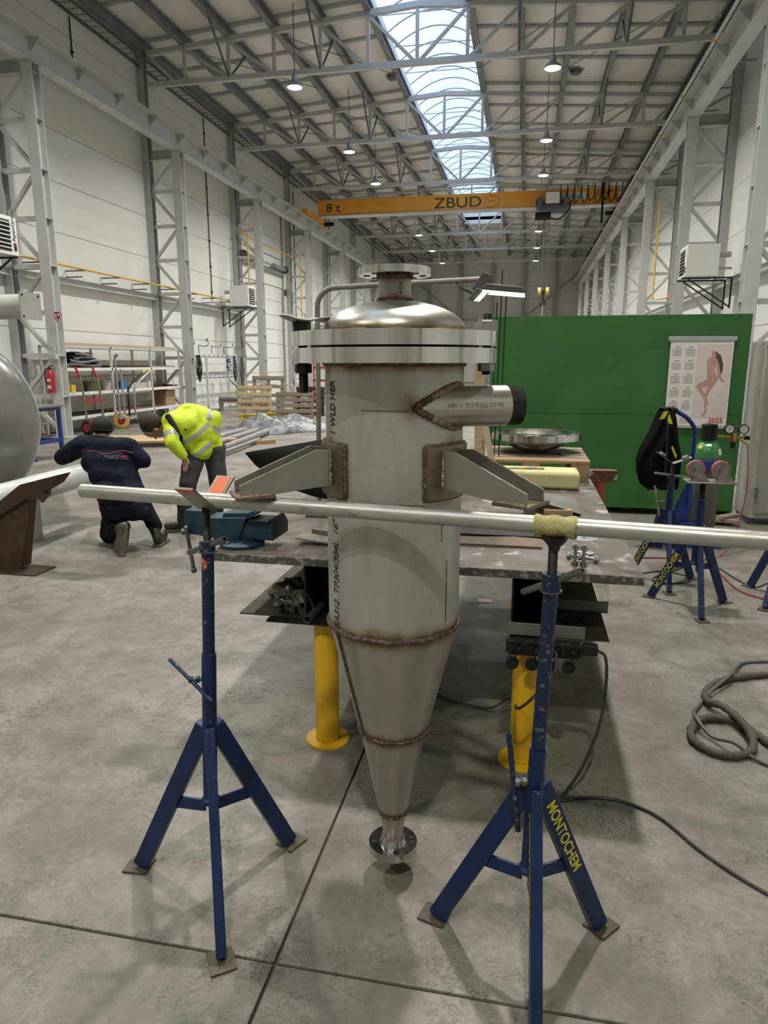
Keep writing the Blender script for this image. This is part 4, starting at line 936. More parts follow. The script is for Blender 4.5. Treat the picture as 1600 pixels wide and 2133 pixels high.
mat('foam', (.62, .58, .30), .8, col2=(.56, .52, .26), scale=5, bump=.3, bscale=20)
def foamf():
    m = MB(); m.poly([(-.24, 4.56, TZ), (.367, 4.53, TZ), (.367, 4.79, TZ), (-.24, 4.80, TZ)], (0, 0, 1), .115); return m
fo = tag(foamf().build('yellow_foam_block', 'foam', bevel=.022), 'pale yellow foam block lying before the wooden pallet', 'foam block')
br_ = thing('paint_brush', 'flat paint brush with wooden handle on the foam block', 'brush', (.03, 4.64, TZ+.116))
MB().sweep(bez([(-.14, 4.60, TZ+.122), (-.06, 4.62, TZ+.123), (.01, 4.63, TZ+.123), (.03, 4.635, TZ+.123)], 4), [.007]*9+[.008]*4, 8).build('handle', 'wood_pale', br_)
MB().box((.06, 4.64, TZ+.123), (.06, .035, .013), Matrix.Rotation(.12, 3, 'Z')).build('ferrule', 'galvanised', br_); MB().box((.115, 4.647, TZ+.123), (.055, .038, .014), Matrix.Rotation(.12, 3, 'Z')).build('bristles', 'wood_pale', br_, bevel=.004)
mat('chalk', (.70, .66, .5), .8); mat('red_bit', (.35, .06, .06), .5)
tag(MB().ball((.085, 4.32, TZ+.014), .022, 8, 6, (1, .8, .65)).build('chalk_lump', 'chalk', smooth=0), 'pale broken chalk lump on the table top', 'chalk')
tag(MB().lathe([(0, 0), (.014, .002), (.016, .012), (.011, .02), (0, .021)], (.215, 4.17, TZ), 14).build('red_stopper', 'red_bit'), 'small red plastic stopper on the table top', 'stopper')
# pallet on the table and the spare dished head
pal = thing('wooden_pallet', 'worn wooden pallet lying on the table under the dished head', 'pallet', (.08, 4.9, TZ))
for i in range(5): MB().bb((-.32, 4.86+i*.17, TZ+.125), (.455, 4.86+i*.17+.135, TZ+.147)).build('deck_board', 'wood_old' if i != 0 else 'wood', pal, bevel=.003)
for X in (-.26, .06, .39): MB().bb((X-.06, 4.86, TZ+.022), (X+.06, 4.98, TZ+.125)).bb((X-.06, 5.5, TZ+.022), (X+.06, 5.62, TZ+.125)).build('block', 'wood', pal, bevel=.003); MB().bb((X-.06, 4.86, TZ), (X+.06, 5.66, TZ+.022)).build('runner', 'wood', pal)
dh = thing('dished_head', 'stainless flange ring with dished head lying bowl-down on the pallet', 'dished head', (.09, 5.35, TZ+.147))
hz_ = TZ+.147
dp = [(.0, .0)]+[(.235*sin(pi/2*i/14), .105*(1-cos(pi/2*i/14))) for i in range(1, 15)]
MB().lathe(dp+[(.228, .105)]+[(.228*sin(pi/2*i/14), .105-.099*cos(pi/2*i/14)) for i in range(14, -1, -1)], (.09, 5.35, hz_), 64).build('bowl', 'dome_steel', dh)
fg = MB().lathe([(.235, .10), (.335, .10), (.335, .148), (.30, .148), (.298, .152), (.235, .152)], (.09, 5.35, hz_), 80, close=True).build('flange_ring', 'flange_steel', dh, smooth=30)
for i in range(16): a = 2*pi*i/16; MB().lathe([(.013, .1485), (.014, .1495), (0, .1488)], (.09+.318*cos(a), 5.35+.318*sin(a), hz_), 12).build('bolt_hole', 'black', fg)
tag(MB().lathe([(.03, 0), (.075, 0), (.075, .012), (.03, .012)], (.335, 5.2, hz_), 28, close=True).build('washer_ring', 'bright_steel'), 'flat steel ring lying on the pallet beside the dished head', 'ring')
# boards leaning behind the vessel
tag(MB().poly([py(988, 1010, 4.70), py(1006, 1010, 4.70), py(1011, 673, 4.83), py(989, 673, 4.83)], (0, 1, 0), .022).build('leaning_board', 'wood_pale'), 'tall pale board standing upright behind the vessel', 'board')
tag(MB().poly([py(1022, 985, 4.50), py(1036, 985, 4.50), py(1017, 885, 4.6), py(1004, 885, 4.6)], (0, 1, 0), .02).build('speckled_board', 'wood_ply'), 'narrow speckled board leaning by the foam block', 'board')
tag(MB().pipe((-.30, 4.95, TZ+.15), (-.30, 4.95, 2.0), .035, .006, 14).build('grey_tube', 'galvanised'), 'grey plastic tube standing behind the boards', 'tube')
rods = tag(MB().tube((-.20, 4.98, TZ+.15), (-.185, 4.98, 2.32), .004, 6).build('welding_rod', 'black'), 'thin black welding rod standing behind the vessel', 'rod', 'black rods standing behind the vessel')
for dx, dz in ((.03, -.25), (-.03, -.3)): q = rods.copy(); COL.objects.link(q); q.location = (dx, .02, dz*0); q.scale = (1, 1, 1+dz*.3)
# dark curved shell offcut behind the left lug
def curved(u, v):
    lo = [(-1.305, 1.282), (-1.262, 1.225), (-1.20, 1.17), (-1.11, 1.11), (-.98, 1.07), (-.86, 1.045), (-.62, .96), (-.42, TZ+.008)]
    k = u*(len(lo)-1); i = min(int(k), len(lo)-2); t = k-i; bx_ = lo[i][0]*(1-t)+lo[i+1][0]*t; bz_ = lo[i][1]*(1-t)+lo[i+1][1]*t
    tx = -1.305+.95*u; tz = 1.282+.155*u
    return V(bx_+(tx-bx_)*v, 3.10+.30*v*v*u+.10*u*(1-v), bz_+(tz-bz_)*v)
mat('dark_sheet', (.006, .006, .006), .55, .0, col2=(.010, .010, .0095), scale=3, spec=.25)
tag(MB().grid(curved, 28, 12).build('curved_sheet', 'dark_sheet', solid=.006), 'black curved sheet standing on the table behind the lug', 'sheet')

# ---- work light on a bent pipe
wl = thing('work_light', 'LED work light on a bent pipe arm rising from the table', 'lamp', (-1.05, 3.5, TZ))
mat('arm_steel', (.25, .235, .20), .5, .6, col2=(.33, .31, .27), scale=12)
pts = [V(-1.06, 3.5, TZ+.012), V(-1.05, 3.5, 1.98)]
for i in range(1, 9): a = pi/2*i/8; pts.append(V(-1.05+.10*(1-cos(a)), 3.5, 1.98+.092*sin(a)))
pts += [V(-.60, 3.5, 2.083), V(-.20, 3.5, 2.095)]
MB().sweep(pts, .0135, 12).build('arm', 'arm_steel', wl); MB().bb((-1.12, 3.44, TZ), (-1.0, 3.56, TZ+.012)).build('base_plate', 'arm_steel', wl)
mat('lamp_body', (.10, .10, .095), .45, .3); glow('led_panel', (1, .97, .90), 5.5)
Lx = V(.115, -.01, -.02)
hd = MB(); pprism(hd, [(983, 603), (1006, 565), (1029, 573), (1026, 592), (995, 607)], 3.46, .03); hd.build('bracket', 'lamp_body', wl, bevel=.003)
hd = MB(); pprism(hd, [(1003, 598), (1013, 590), (1085, 597), (1096, 604), (1094, 611), (1005, 603)], 3.38, .16); hd.build('led_head', 'lamp_body', wl, bevel=.004)
a0, a1 = py(1005, 604, 3.39), py(1093, 611, 3.39)
MB().poly([a0, a1, a1+V(0, .14, 0), a0+V(0, .14, 0)], (0, 0, -1), .006).build('led_panel', 'led_panel', wl)
hd = MB(); pprism(hd, [(975, 624), (993, 600), (1023, 604), (1000, 629)], 3.40, .03); hd.build('led_head', 'lamp_body', wl, bevel=.003)
a0, a1, a2, a3 = py(999, 628, 3.398), py(1019, 606, 3.398), py(1008, 605, 3.398), py(988, 627, 3.398)
MB().poly([a0, a1, a2, a3], (0, -1, 0), .004).build('led_panel', 'led_panel', wl)
MB().sweep(bez([py(952, 590, 3.49), py(962, 600, 3.46), py(985, 611, 3.43)], 6), .006, 6).build('lamp_cable', 'rubber', wl)
# ================================================================== RIGHT SIDE: green screen, calendar, stands, gas cylinder, cabinet, hoses
mat('green_sheet', (.030, .122, .025), .36, 0, col2=(.038, .142, .031), scale=1.6, bump=.12, bscale=2.2, rvar=.06)
mat('green_edge', (.012, .07, .010), .5)
GY = 8.20
gs = thing('welding_screen', 'large green sheet metal screen standing behind the table', 'screen', (.95, GY, 0))
gx0, gx1 = -.405, 2.325
def gsheet(z0, z1, amp):
    def fn(u, v):
        x = gx0+(gx1-gx0)*u; z = z0+(z1-z0)*v
        return V(x, GY-amp*(sin(x*2.1+z*1.3)*.5+sin(x*4.7-z*3.1)*.3+.4*sin(z*6+x))*sin(pi*min(1, max(0, v))), z)
    return fn
MB().grid(gsheet(1.145, 2.215, .006), 48, 20).build('upper_sheet', 'green_sheet', gs, solid=.003); MB().grid(gsheet(.075, 1.14, .007), 48, 20).build('lower_sheet', 'green_sheet', gs, solid=.003)
for X in (gx0+.02, .95, gx1-.02): MB().bar((X, GY+.05, 0), (X, GY+.05, 2.2), .04, .04, (1, 0, 0)).build('frame_post', 'green_edge', gs); MB().bar((X, GY-.25, .02), (X, GY+.4, .02), .05, .04).build('foot_bar', 'steel_dark', gs)
for z in (.10, 1.14, 2.19): MB().bar((gx0, GY+.03, z), (gx1, GY+.03, z), .03, .03).build('frame_rail', 'green_edge', gs)
MB().bb((gx0, GY+.10, 0), (gx1, GY+.12, .30)).build('gap_shade_board', 'black', gs)  # black board added behind the bottom gap, standing in for its shade
for i in range(8): MB().ball((gx0+.12+i*.355, GY-.006, 2.19), .006, 6, 4).build('rivet', 'black', gs)
# wall calendar
mat('paper', (.70, .68, .655), .5, col2=(.66, .63, .61), scale=2); mat('paper_pink', (.62, .545, .515), .5, col2=(.68, .63, .61), scale=1.5)
mat('print_grey', (.30, .29, .28), .6); mat('print_red', (.50, .03, .05), .5); mat('print_skin', (.47, .27, .20), .6, col2=(.53, .33, .25), scale=9); mat('print_hair', (.09, .055, .045), .6); mat('cal_bar', (.38, .385, .38), .4)
CY_ = GY-.022
cal = thing('wall_calendar', 'large white 2025 wall calendar with a figure photo fixed on the green screen', 'calendar', (1.84, CY_, 1.03))
MB().bb((1.525, CY_, 1.035), (2.165, CY_+.003, 1.95)).build('sheet', 'paper', cal); MB().bb((1.50, CY_-.006, 1.935), (2.19, CY_+.006, 1.985)).build('top_bar', 'cal_bar', cal, bevel=.004); MB().bb((1.60, CY_-.004, 1.0), (2.18, CY_+.006, 1.037)).build('bottom_bar', 'cal_bar', cal, bevel=.003)
MB().bb((1.80, CY_-.001, 1.12), (2.15, CY_, 1.90)).build('photo_print', 'paper_pink', cal)
gm = MB()
for c_ in range(2):
    for r_ in range(6):
        x0 = 1.55+c_*.135; z0 = 1.87-r_*.145
        gm.bb((x0+.03, CY_-.0015, z0), (x0+.075, CY_-.0005, z0+.008))
        for k in range(5): gm.bb((x0, CY_-.0015, z0-.022-k*.016), (x0+.095, CY_-.0005, z0-.018-k*.016))
gm.build('month_print', 'print_grey', cal)
text_mesh('year_print', '2025', .072, 'print_red', cal, (1.975, CY_-.002, 1.065), (1, 0, 0), (0, 0, 1), sx=1.05, bold=.001)
def cpoly(pts, mt, name, dy=.002):
    """flat printed shape; coordinates in the 998x2133 crop of the calendar"""
    q = [py(1380+x/4.536, 640+y/4.536, CY_-dy) for x, y in pts]; MB().poly(q, (0, 1, 0), .0008).build(name, mt, cal)
def blimb(pts, mt='print_skin', dy=.0022):
    """printed limb: outline of a path with half widths"""
    L_ = []; R_ = []
    for k, (x, y, w_) in enumerate(pts):
        x0, y0, _ = pts[max(0, k-1)]; x1, y1, _ = pts[min(len(pts)-1, k+1)]; n = sqrt((x1-x0)**2+(y1-y0)**2) or 1; nx, ny = -(y1-y0)/n, (x1-x0)/n
        L_.append((x+nx*w_, y+ny*w_)); R_.append((x-nx*w_, y-ny*w_))
    cpoly(L_+R_[::-1], mt, 'figure_print', dy)
blimb([(490, 425, 18), (520, 470, 36), (540, 540, 34), (545, 600, 24), (535, 660, 8)], 'print_hair', .0016)
blimb([(478, 412, 8), (484, 432, 22), (490, 452, 20), (494, 475, 12)]); blimb([(488, 470, 14), (482, 490, 44), (465, 530, 48), (458, 580, 38), (462, 630, 42), (478, 680, 52), (482, 712, 30)], dy=.0020)
blimb([(505, 490, 14), (522, 550, 15), (536, 620, 13), (552, 680, 11), (585, 705, 10)], dy=.0024); blimb([(485, 690, 34), (420, 715, 28), (345, 745, 22), (335, 755, 18)], dy=.0024)
blimb([(335, 745, 18), (370, 800, 17), (400, 855, 14), (405, 920, 12), (410, 975, 9), (395, 1005, 10), (365, 1028, 5)], dy=.0026); blimb([(480, 705, 26), (435, 780, 18), (405, 850, 14), (425, 900, 9), (435, 928, 4)], dy=.0018)
# brown-red trestle behind the table
mat('trestle_brown', (.13, .05, .028), .5, col2=(.18, .075, .04), scale=10, col3=(.5, .48, .45), scale3=7, thr3=(.62, .64)); mat('trestle_red', (.36, .085, .045), .5, col2=(.30, .07, .04), scale=8)
tr_ = thing('steel_trestle', 'brown and red steel trestle standing behind the table end', 'trestle', (.63, 5.75, 0))
MB().bb((.0, 5.70, .77), (.745, 5.78, .865)).build('cross_beam', 'trestle_brown', tr_, bevel=.004); MB().bb((.36, 5.72, .866), (.52, 5.77, .92)).build('top_block', 'trestle_brown', tr_)
for x0, x1, y1 in ((.62, .675, 5.70), (.60, .66, 5.99), (.06, .0, 5.52), (.08, .02, 5.99)): MB().tube((x0, 5.74, .80), (x1, y1, 0.005), .036, 16).build('leg', 'trestle_red', tr_)
# ---- two stands by the screen, one more at the edge
fA = [pz(1352, 1243, 0), pz(1462, 1294, 0), pz(1509, 1255, 0)]; cA = sum(fA, V(0, 0, 0))/3
sA, PA, LA = stand('pipe_stand', 'blue pipe stand with yellow lettering carrying a plate with two castors', fA, (cA.x, cA.y, .90), (cA.x, cA.y, .3), .765, .78, .80, .90, ro=.030, ri=.022, screw=.019)
leg_text(sA, LA[0], 'MONTOCHEM', .050, .86, -1, 0, 1)
ct = py(1477, 1004, cA.y)
cp = thing('castor_plate', 'steel plate with two red-tyred castors lying upturned on a blue stand', 'castor plate', (ct.x, cA.y, .905))
MB().bb((ct.x-.155, cA.y-.09, .902), (ct.x+.155, cA.y+.09, .912)).build('plate', 'plate_steel', cp, bevel=.002)
mat('castor_red', (.42, .13, .13), .5); mat('castor_grey', (.22, .20, .18), .5, .4, col2=(.34, .32, .29), scale=20)
for X in (ct.x-.105, ct.x+.055):
    f_ = MB()
    for dy in (-.022, .022): f_.prism([(-.035, 0), (.075, 0), (.02, .085), (-.012, .095), (-.03, .06)], (X+.02, cA.y-.03+dy, .912), (1, 0, 0), (0, 0, 1), .004)
    f_.bb((X-.03, cA.y-.06, .912), (X+.1, cA.y, .918)); f_.build('castor_fork', 'castor_grey', cp)
    wv = MB().lathe([(.012, -.014), (.052, -.014), (.054, 0), (.052, .014), (.012, .014)], (X+.005, cA.y-.03, .995), 28, axis=(0, 1, 0), close=True).build('castor_wheel', 'castor_grey', cp)
    MB().lathe([(.050, -.016), (.060, -.014), (.062, 0), (.060, .014), (.050, .016)], (X+.005, cA.y-.03, .995), 28, axis=(0, 1, 0), close=True).build('tyre', 'castor_red', wv); MB().lathe([(0, -.028), (.010, -.028), (.010, .028), (0, .028)], (X+.005, cA.y-.03, .995), 8, axis=(0, 1, 0)).build('axle', 'bolt_grey', wv)
fB = [pz(1394, 1237, 0), pz(1441, 1206, 0)]; e_ = fB[1]-fB[0]; fB.append((fB[0]+fB[1])/2+V(-e_.y, e_.x, 0).normalized()*(e_.length*.866)); cB = sum(fB, V(0, 0, 0))/3
sB, PB, LB = stand('pipe_stand', 'blue pipe stand with a bent roller head in front of the black jacket', fB, (cB.x, cB.y, .955), (cB.x, cB.y, .3), .79, .84, .86, .95, ro=.027, ri=.021, screw=.014)
vh = V(cB.x, cB.y, .955)
for s, L_, dz in ((-1, .125, .085), (1, .13, .05)):
    MB().poly([vh+V(0, -.035, 0), vh+V(0, .035, 0), vh+V(s*L_, .035, dz), vh+V(s*L_, -.035, dz)], (0, 0, -1), .006).build('head_plate', 'plate_steel', sB)
    MB().lathe([(0, 0), (.026, 0), (.028, .008), (.024, .020), (0, .021)], vh+V(s*L_*.68, 0, dz*.68+.002), 20, axis=(-s*.45, 0, .9)).build('roller', 'castor_grey', sB)
tee(sB, PB(.86), (1, .05, -.12), .26, .010, 'castor_grey')
MB().tube(PB(.66)+V(-.025, -.01, 0), PB(.66)+V(-.085, -.02, -.01), .008, 8).build('clamp_screw', 'rod_steel', sB); tee(sB, PB(.66)+V(-.095, -.02, 0), (.22, 0, -1), .24, .009, 'castor_grey')
leg_text(sB, LB[2], 'MONTOCHEM', .050, .86, -1, 0, 1)
fC = [pz(1560, 1222, 0), pz(1592, 1270, 0)]; e_ = fC[1]-fC[0]; fC.append((fC[0]+fC[1])/2+V(-e_.y, e_.x, 0).normalized()*(e_.length*.866)); cC = sum(fC, V(0, 0, 0))/3
if cC.x < fC[0].x: fC[2] = (fC[0]+fC[1])/2-V(-e_.y, e_.x, 0).normalized()*(e_.length*.866); cC = sum(fC, V(0, 0, 0))/3
stand('pipe_stand', 'blue pipe stand standing apart on the open floor beside the red hose', fC, (cC.x, cC.y, .95), (cC.x, cC.y, .3), .765, .80, .82, .93, ro=.028, ri=.021, screw=.014)
# ---- gas cylinder, trolley, regulator
mat('cyl_grey', (.105, .105, .098), .45, .1, col2=(.14, .14, .13), scale=6); mat('cyl_green', (.03, .17, .045), .32, col2=(.04, .22, .06), scale=8, coat=.3); mat('brass', (.45, .28, .07), .35, .9); mat('sticker', (.7, .7, .66), .5); mat('gauge_face', (.72, .72, .70), .4)
GX, GYc = 1.69, 6.9
gc = thing('gas_cylinder', 'grey gas cylinder with green shoulder and black cap behind the stands', 'gas cylinder', (GX, GYc, 0))
MB().lathe([(0, .03), (.11, .03), (.125, .06), (.125, .85)], (GX, GYc, 0), 36).build('body', 'cyl_grey', gc)
sh = MB().lathe([(.125, .85)]+[(.06+.065*cos(pi/2*i/8), .85+.13*sin(pi/2*i/8)) for i in range(1, 9)]+[(.05, .99), (.045, 1.02)], (GX, GYc, 0), 36).build('shoulder', 'cyl_green', gc)
MB().lathe([(.05, 1.0), (.066, 1.01), (.062, 1.07), (.070, 1.145), (.062, 1.15), (.05, 1.10), (0, 1.09)], (GX, GYc, 0), 24).build('valve_cap', 'black', gc)
for th, z0, z1, mt in ((-.9, .93, .96, 'gas_yellow'), (-.1, .955, .975, 'sticker'), (.85, .875, .93, 'sticker')):
    def stk(u, v): 
        z = z0+(z1-z0)*v; k = min(1, max(0, (z-.85)/.13)); r = .06+.065*sqrt(max(0, 1-k*k))+.002; a = th-.2+.4*u; return V(GX+r*sin(a), GYc-r*cos(a), z)
    MB().grid(stk, 5, 3).build('sticker', mt, sh)
rg = thing('gas_regulator', 'brass gas regulator with two round gauges on the cylinder valve', 'regulator', (GX+.2, GYc-.05, 1.03))
MB().tube((GX+.06, GYc-.05, 1.045), (GX+.31, GYc-.05, 1.035), .012, 10).tube((GX+.20, GYc-.05, 1.0), (GX+.20, GYc-.05, 1.075), .024, 12).build('valve_body', 'brass', rg); MB().tube((GX+.20, GYc-.05, .935), (GX+.20, GYc-.05, 1.0), .022, 12).build('knob', 'black', rg); MB().tube((GX+.29, GYc-.05, 1.035), (GX+.335, GYc-.05, 1.033), .018, 12).build('knob', 'black', rg); MB().tube((GX+.25, GYc-.06, 1.02), (GX+.33, GYc-.08, .965), .008, 8).build('outlet', 'brass', rg)
for dx in (.155, .275):
    MB().tube((GX+dx+.02, GYc-.05, 1.05), (GX+dx, GYc-.05, 1.09), .007, 8).build('gauge_stem', 'brass', rg)
    gg = MB().lathe([(0, .02), (.044, .02), (.044, -.012), (.037, -.014), (.037, -.006)], (GX+dx, GYc-.06, 1.115), 28, axis=(0, 1, 0)).build('gauge', 'black', rg)
    MB().lathe([(0, -.007), (.037, -.007)], (GX+dx, GYc-.06, 1.115), 28, axis=(0, 1, 0)).build('dial', 'gauge_face', gg); MB().bar((GX+dx-.008, GYc-.069, 1.105), (GX+dx+.014, GYc-.069, 1.132), .003, .002).build('needle', 'black', gg)
mat('trolley_blue', (.010, .040, .21), .38, col2=(.008, .03, .15), scale=8)
tl_ = thing('cylinder_trolley', 'blue gas cylinder trolley with bent handle and black grip', 'trolley', (1.55, 6.85, 0))
hpts = [py(1398, 853, 6.72), py(1410, 857, 6.72), py(1432, 871, 6.72), py(1446, 890, 6.74), py(1448, 905, 6.75), py(1445, 935, 6.76), py(1441, 960, 6.78), py(1439, 1000, 6.78), py(1437, 1060, 6.78)]
MB().sweep(bez(hpts, 5), .019, 12).build('handle_tube', 'trolley_blue', tl_); MB().sweep(bez(hpts[:3], 5)[:6], .026, 12).tube(hpts[0]-V(.09, 0, 0), hpts[0]+V(.03, 0, 0), .026, 12).build('grip', 'black', tl_)
MB().bb((1.53, 6.70, .76), (1.80, 6.745, .83)).build('strap_bar', 'trolley_blue', tl_, bevel=.004); MB().lathe([(.014, -.005), (.024, -.005), (.024, .005), (.014, .005)], (1.82, 6.70, .80), 16, axis=(0, 1, 0), close=True).build('ring', 'rod_steel', tl_)
MB().prism([(1.30, .05), (1.56, .05), (1.56, .66), (1.50, .58)], (0, 6.80, 0), (1, 0, 0), (0, 0, 1), .006).build('side_plate', 'trolley_blue', tl_); MB().bb((1.45, 6.72, .18), (1.68, 6.75, .24)).build('cross_bar', 'trolley_blue', tl_); MB().bb((1.50, 6.74, .0), (1.86, 7.06, .012)).build('toe_plate', 'trolley_blue', tl_)
for X in (1.33,): MB().lathe([(.02, -.03), (.13, -.03), (.14, 0), (.13, .03), (.02, .03)], (X, 6.92, .14), 28, axis=(1, 0, 0), close=True).build('wheel', 'rubber', tl_)
# jacket on the handle
mat('jacket_black', (.004, .004, .0045), .95, col2=(.008, .008, .0085), spec=.15, scale=7, bump=.5, bscale=40); mat('hivis', (.52, .62, .02), .7, col2=(.44, .55, .015), scale=8)
rows = [(1372, 1402, 853), (1364, 1408, 868), (1356, 1411, 888), (1347, 1413, 905), (1337, 1415, 925), (1329, 1418, 945), (1324, 1419, 965), (1324, 1418, 985), (1330, 1415, 1003), (1350, 1410, 1018)]
def jk(u, v):
    k = v*(len(rows)-1); i = min(int(k), len(rows)-2); t_ = k-i; l = rows[i][0]*(1-t_)+rows[i+1][0]*t_; r = rows[i][1]*(1-t_)+rows[i+1][1]*t_; y = rows[i][2]*(1-t_)+rows[i+1][2]*t_
    a = 2*pi*u; x = (l+r)/2+(r-l)/2*cos(a)*(1+.03*sin(v*14)); p = py(x, y+(3*sin(a*5+v*3)), 6.62); p.y += .10*sin(a)*sin(pi*min(1, .15+v*.8))*(1+.18*sin(a*6+v*9)); return p
jt = thing('hanging_jacket', 'black work jacket with yellow bands hanging from the trolley grip', 'jacket', tuple(py(1375, 853, 6.6)))
MB().grid(jk, 44, 30).build('cloth', 'jacket_black', jt)
for pts in ([(1374, 874), (1383, 858), (1392, 856), (1388, 866), (1384, 872)], [(1391, 872), (1395, 862), (1402, 884), (1392, 882)], [(1398, 932), (1402, 929), (1410, 950), (1408, 956)]): m = MB(); pprism(m, pts, 6.512, .006); m.build('reflective_band', 'hivis', jt)
MB().sweep(bez([py(1391, 856, 6.55), py(1391, 900, 6.505), py(1389, 950, 6.50), py(1387, 985, 6.50)], 5), .012, 6).build('strap', 'black', jt)
# ---- steel cabinet
mat('cabinet_grey', (.30, .285, .25), .45, .1, col2=(.25, .235, .20), scale=3, col3=(.13, .11, .08), scale3=10, thr3=(.64, .72)); mat('cabinet_side', (.40, .385, .36), .45, .1, col2=(.33, .315, .29), scale=3)
cb = thing('steel_cabinet', 'worn grey steel tool cabinet beside the green screen', 'cabinet', (2.9, 8.1, 0))
MB().bb((2.40, 7.90, .07), (3.45, 8.40, 1.93)).build('body', 'cabinet_side', cb, bevel=.006)
for x0, x1 in ((2.45, 2.915), (2.925, 3.40)):
    d_ = MB().bb((x0, 7.875, .13), (x1, 7.90, 1.86)).build('door', 'cabinet_grey', cb, bevel=.004)
    MB().lathe([(0, 0), (.035, 0), (.04, .012), (0, .018)], ((x0+.22 if x0 < 2.6 else x1-.2), 7.873, 1.05), 20, axis=(0, -1, 0)).build('handle', 'black', d_)
    for z in (.35, 1.6): MB().tube((x0 if x0 < 2.6 else x1, 7.868, z-.06), (x0 if x0 < 2.6 else x1, 7.868, z+.06), .012, 8).build('hinge', 'steel_dark', d_)
MB().bb((2.40, 7.86, 1.88), (3.45, 7.90, 1.93)).build('top_lip', 'cabinet_side', cb)
for X in (2.45, 3.4): MB().bb((X-.04, 7.95, 0), (X+.04, 8.35, .07)).build('foot', 'steel_dark', cb)
tag(MB().sweep(bez([(2.47, 8.0, 1.94), (2.52, 7.98, 1.99), (2.60, 8.0, 2.02), (2.70, 8.05, 1.96), (2.85, 8.05, 1.945)], 6), .012, 8).build('cable_loop', 'rubber'), 'black cable loop lying on top of the grey cabinet', 'cable')
for i, (a, b, r) in enumerate((((1480, 1090), .42, .3), ((1502, 1094), .36, -.2), ((1515, 1092), .30, .7))):
    p = pz(a[0], a[1], 0); tag(MB().box((p.x, p.y, .02+.035*i), (b, .09, .035), Matrix.Rotation(r, 3, 'Z')).build('timber_offcut', 'wood_old', bevel=.003), 'short timber offcut lying by the cabinet foot', 'timber', 'timber offcuts by the cabinet')
# ---- hoses and cables on the floor
mat('hose_sleeve', (.075, .066, .048), .7, col2=(.105, .094, .07), scale=14, bump=.8, bscale=45); mat('hose_grey', (.10, .10, .095), .5); mat('hose_red', (.22, .045, .035), .5)
def floorpath(pts, z, s=3.2, ox=1100, oy=1340): return [pz(ox+x/s, oy+y/s, z) for x, y in pts]
sp = [(1760, 190), (1600, 205), (1400, 225), (1310, 245), (1210, 290), (1180, 350), (1205, 405), (1280, 450), (1380, 530), (1470, 620), (1500, 680), (1470, 730), (1350, 750), (1200, 710), (1100, 640), (1090, 570), (1150, 510), (1250, 500), (1400, 530), (1500, 590), (1600, 660), (1760, 770)]
zz_ = [.02]*6+[.03, .05, .055, .045, .03]+[.02]*6+[.022, .024]+[.02]*3
path = [p+V(0, 0, 0) for p in floorpath(sp, .02)]; path = [V(p.x, p.y, z) for p, z in zip(path, zz_)]
bp_ = bez(path, 6); hs = thing('welding_hose', 'coiled welding hose in a brown cloth sleeve lying on the floor', 'hose', (1.05, 3.2, 0))
MB().sweep(bp_, [.0185*(1+.13*sin(i*1.9)+.08*sin(i*.7)) for i in range(len(bp_))], 12).build('sleeve', 'hose_sleeve', hs)
tp_ = [(1760, 115), (1600, 120), (1440, 130), (1380, 190), (1340, 260), (1220, 340), (1130, 430), (1100, 500), (1130, 570), (1230, 640), (1370, 720), (1480, 765), (1600, 810), (1760, 870)]
tag(MB().sweep(bez([V(p.x, p.y, z) for p, z in zip(floorpath(tp_, .009), (.009, .009, .009, .03, .05, .03, .012, .045, .05, .02, .05, .02, .009, .009))], 6), .0085, 8).build('thin_hose', 'hose_grey'), 'thin grey hose winding through the sleeved hose coil', 'hose')
def loose(pts, r, mt, label, nm='floor_cable'): return tag(MB().sweep(bez([pz(x, y, r) for x, y in pts], 6), r, 6).build(nm, mt), label, 'cable')
loose([(1320, 1162), (1380, 1162), (1440, 1168), (1480, 1178), (1500, 1195), (1540, 1230), (1600, 1250)], .007, 'hose_red', 'red hose on the floor running past the lettered stand')
loose([(1330, 1195), (1380, 1190), (1430, 1200), (1435, 1212), (1380, 1215), (1360, 1205), (1400, 1190), (1470, 1172), (1560, 1220), (1600, 1215)], .006, 'cable', 'thin dark cable loop on the floor between the stand legs')
tag(MB().sweep(bez([(GX+.32, GYc-.08, .96), (GX+.33, GYc-.15, .6), (GX+.26, GYc-.25, .25), (GX+.12, GYc-.4, .02), (GX-.1, GYc-.6, .008), (GX-.4, GYc-.9, .008)], 6), .006, 6).build('gas_hose', 'hose_red'), 'red gas hose dropping from the regulator to the floor', 'hose')
tag(MB().box(tuple(pz(1011, 1252, .003)), (.10, .07, .006), Matrix.Rotation(.1, 3, 'Z')).build('card_scrap', 'scrap'), 'small cardboard scrap on the floor under the table', 'scrap')
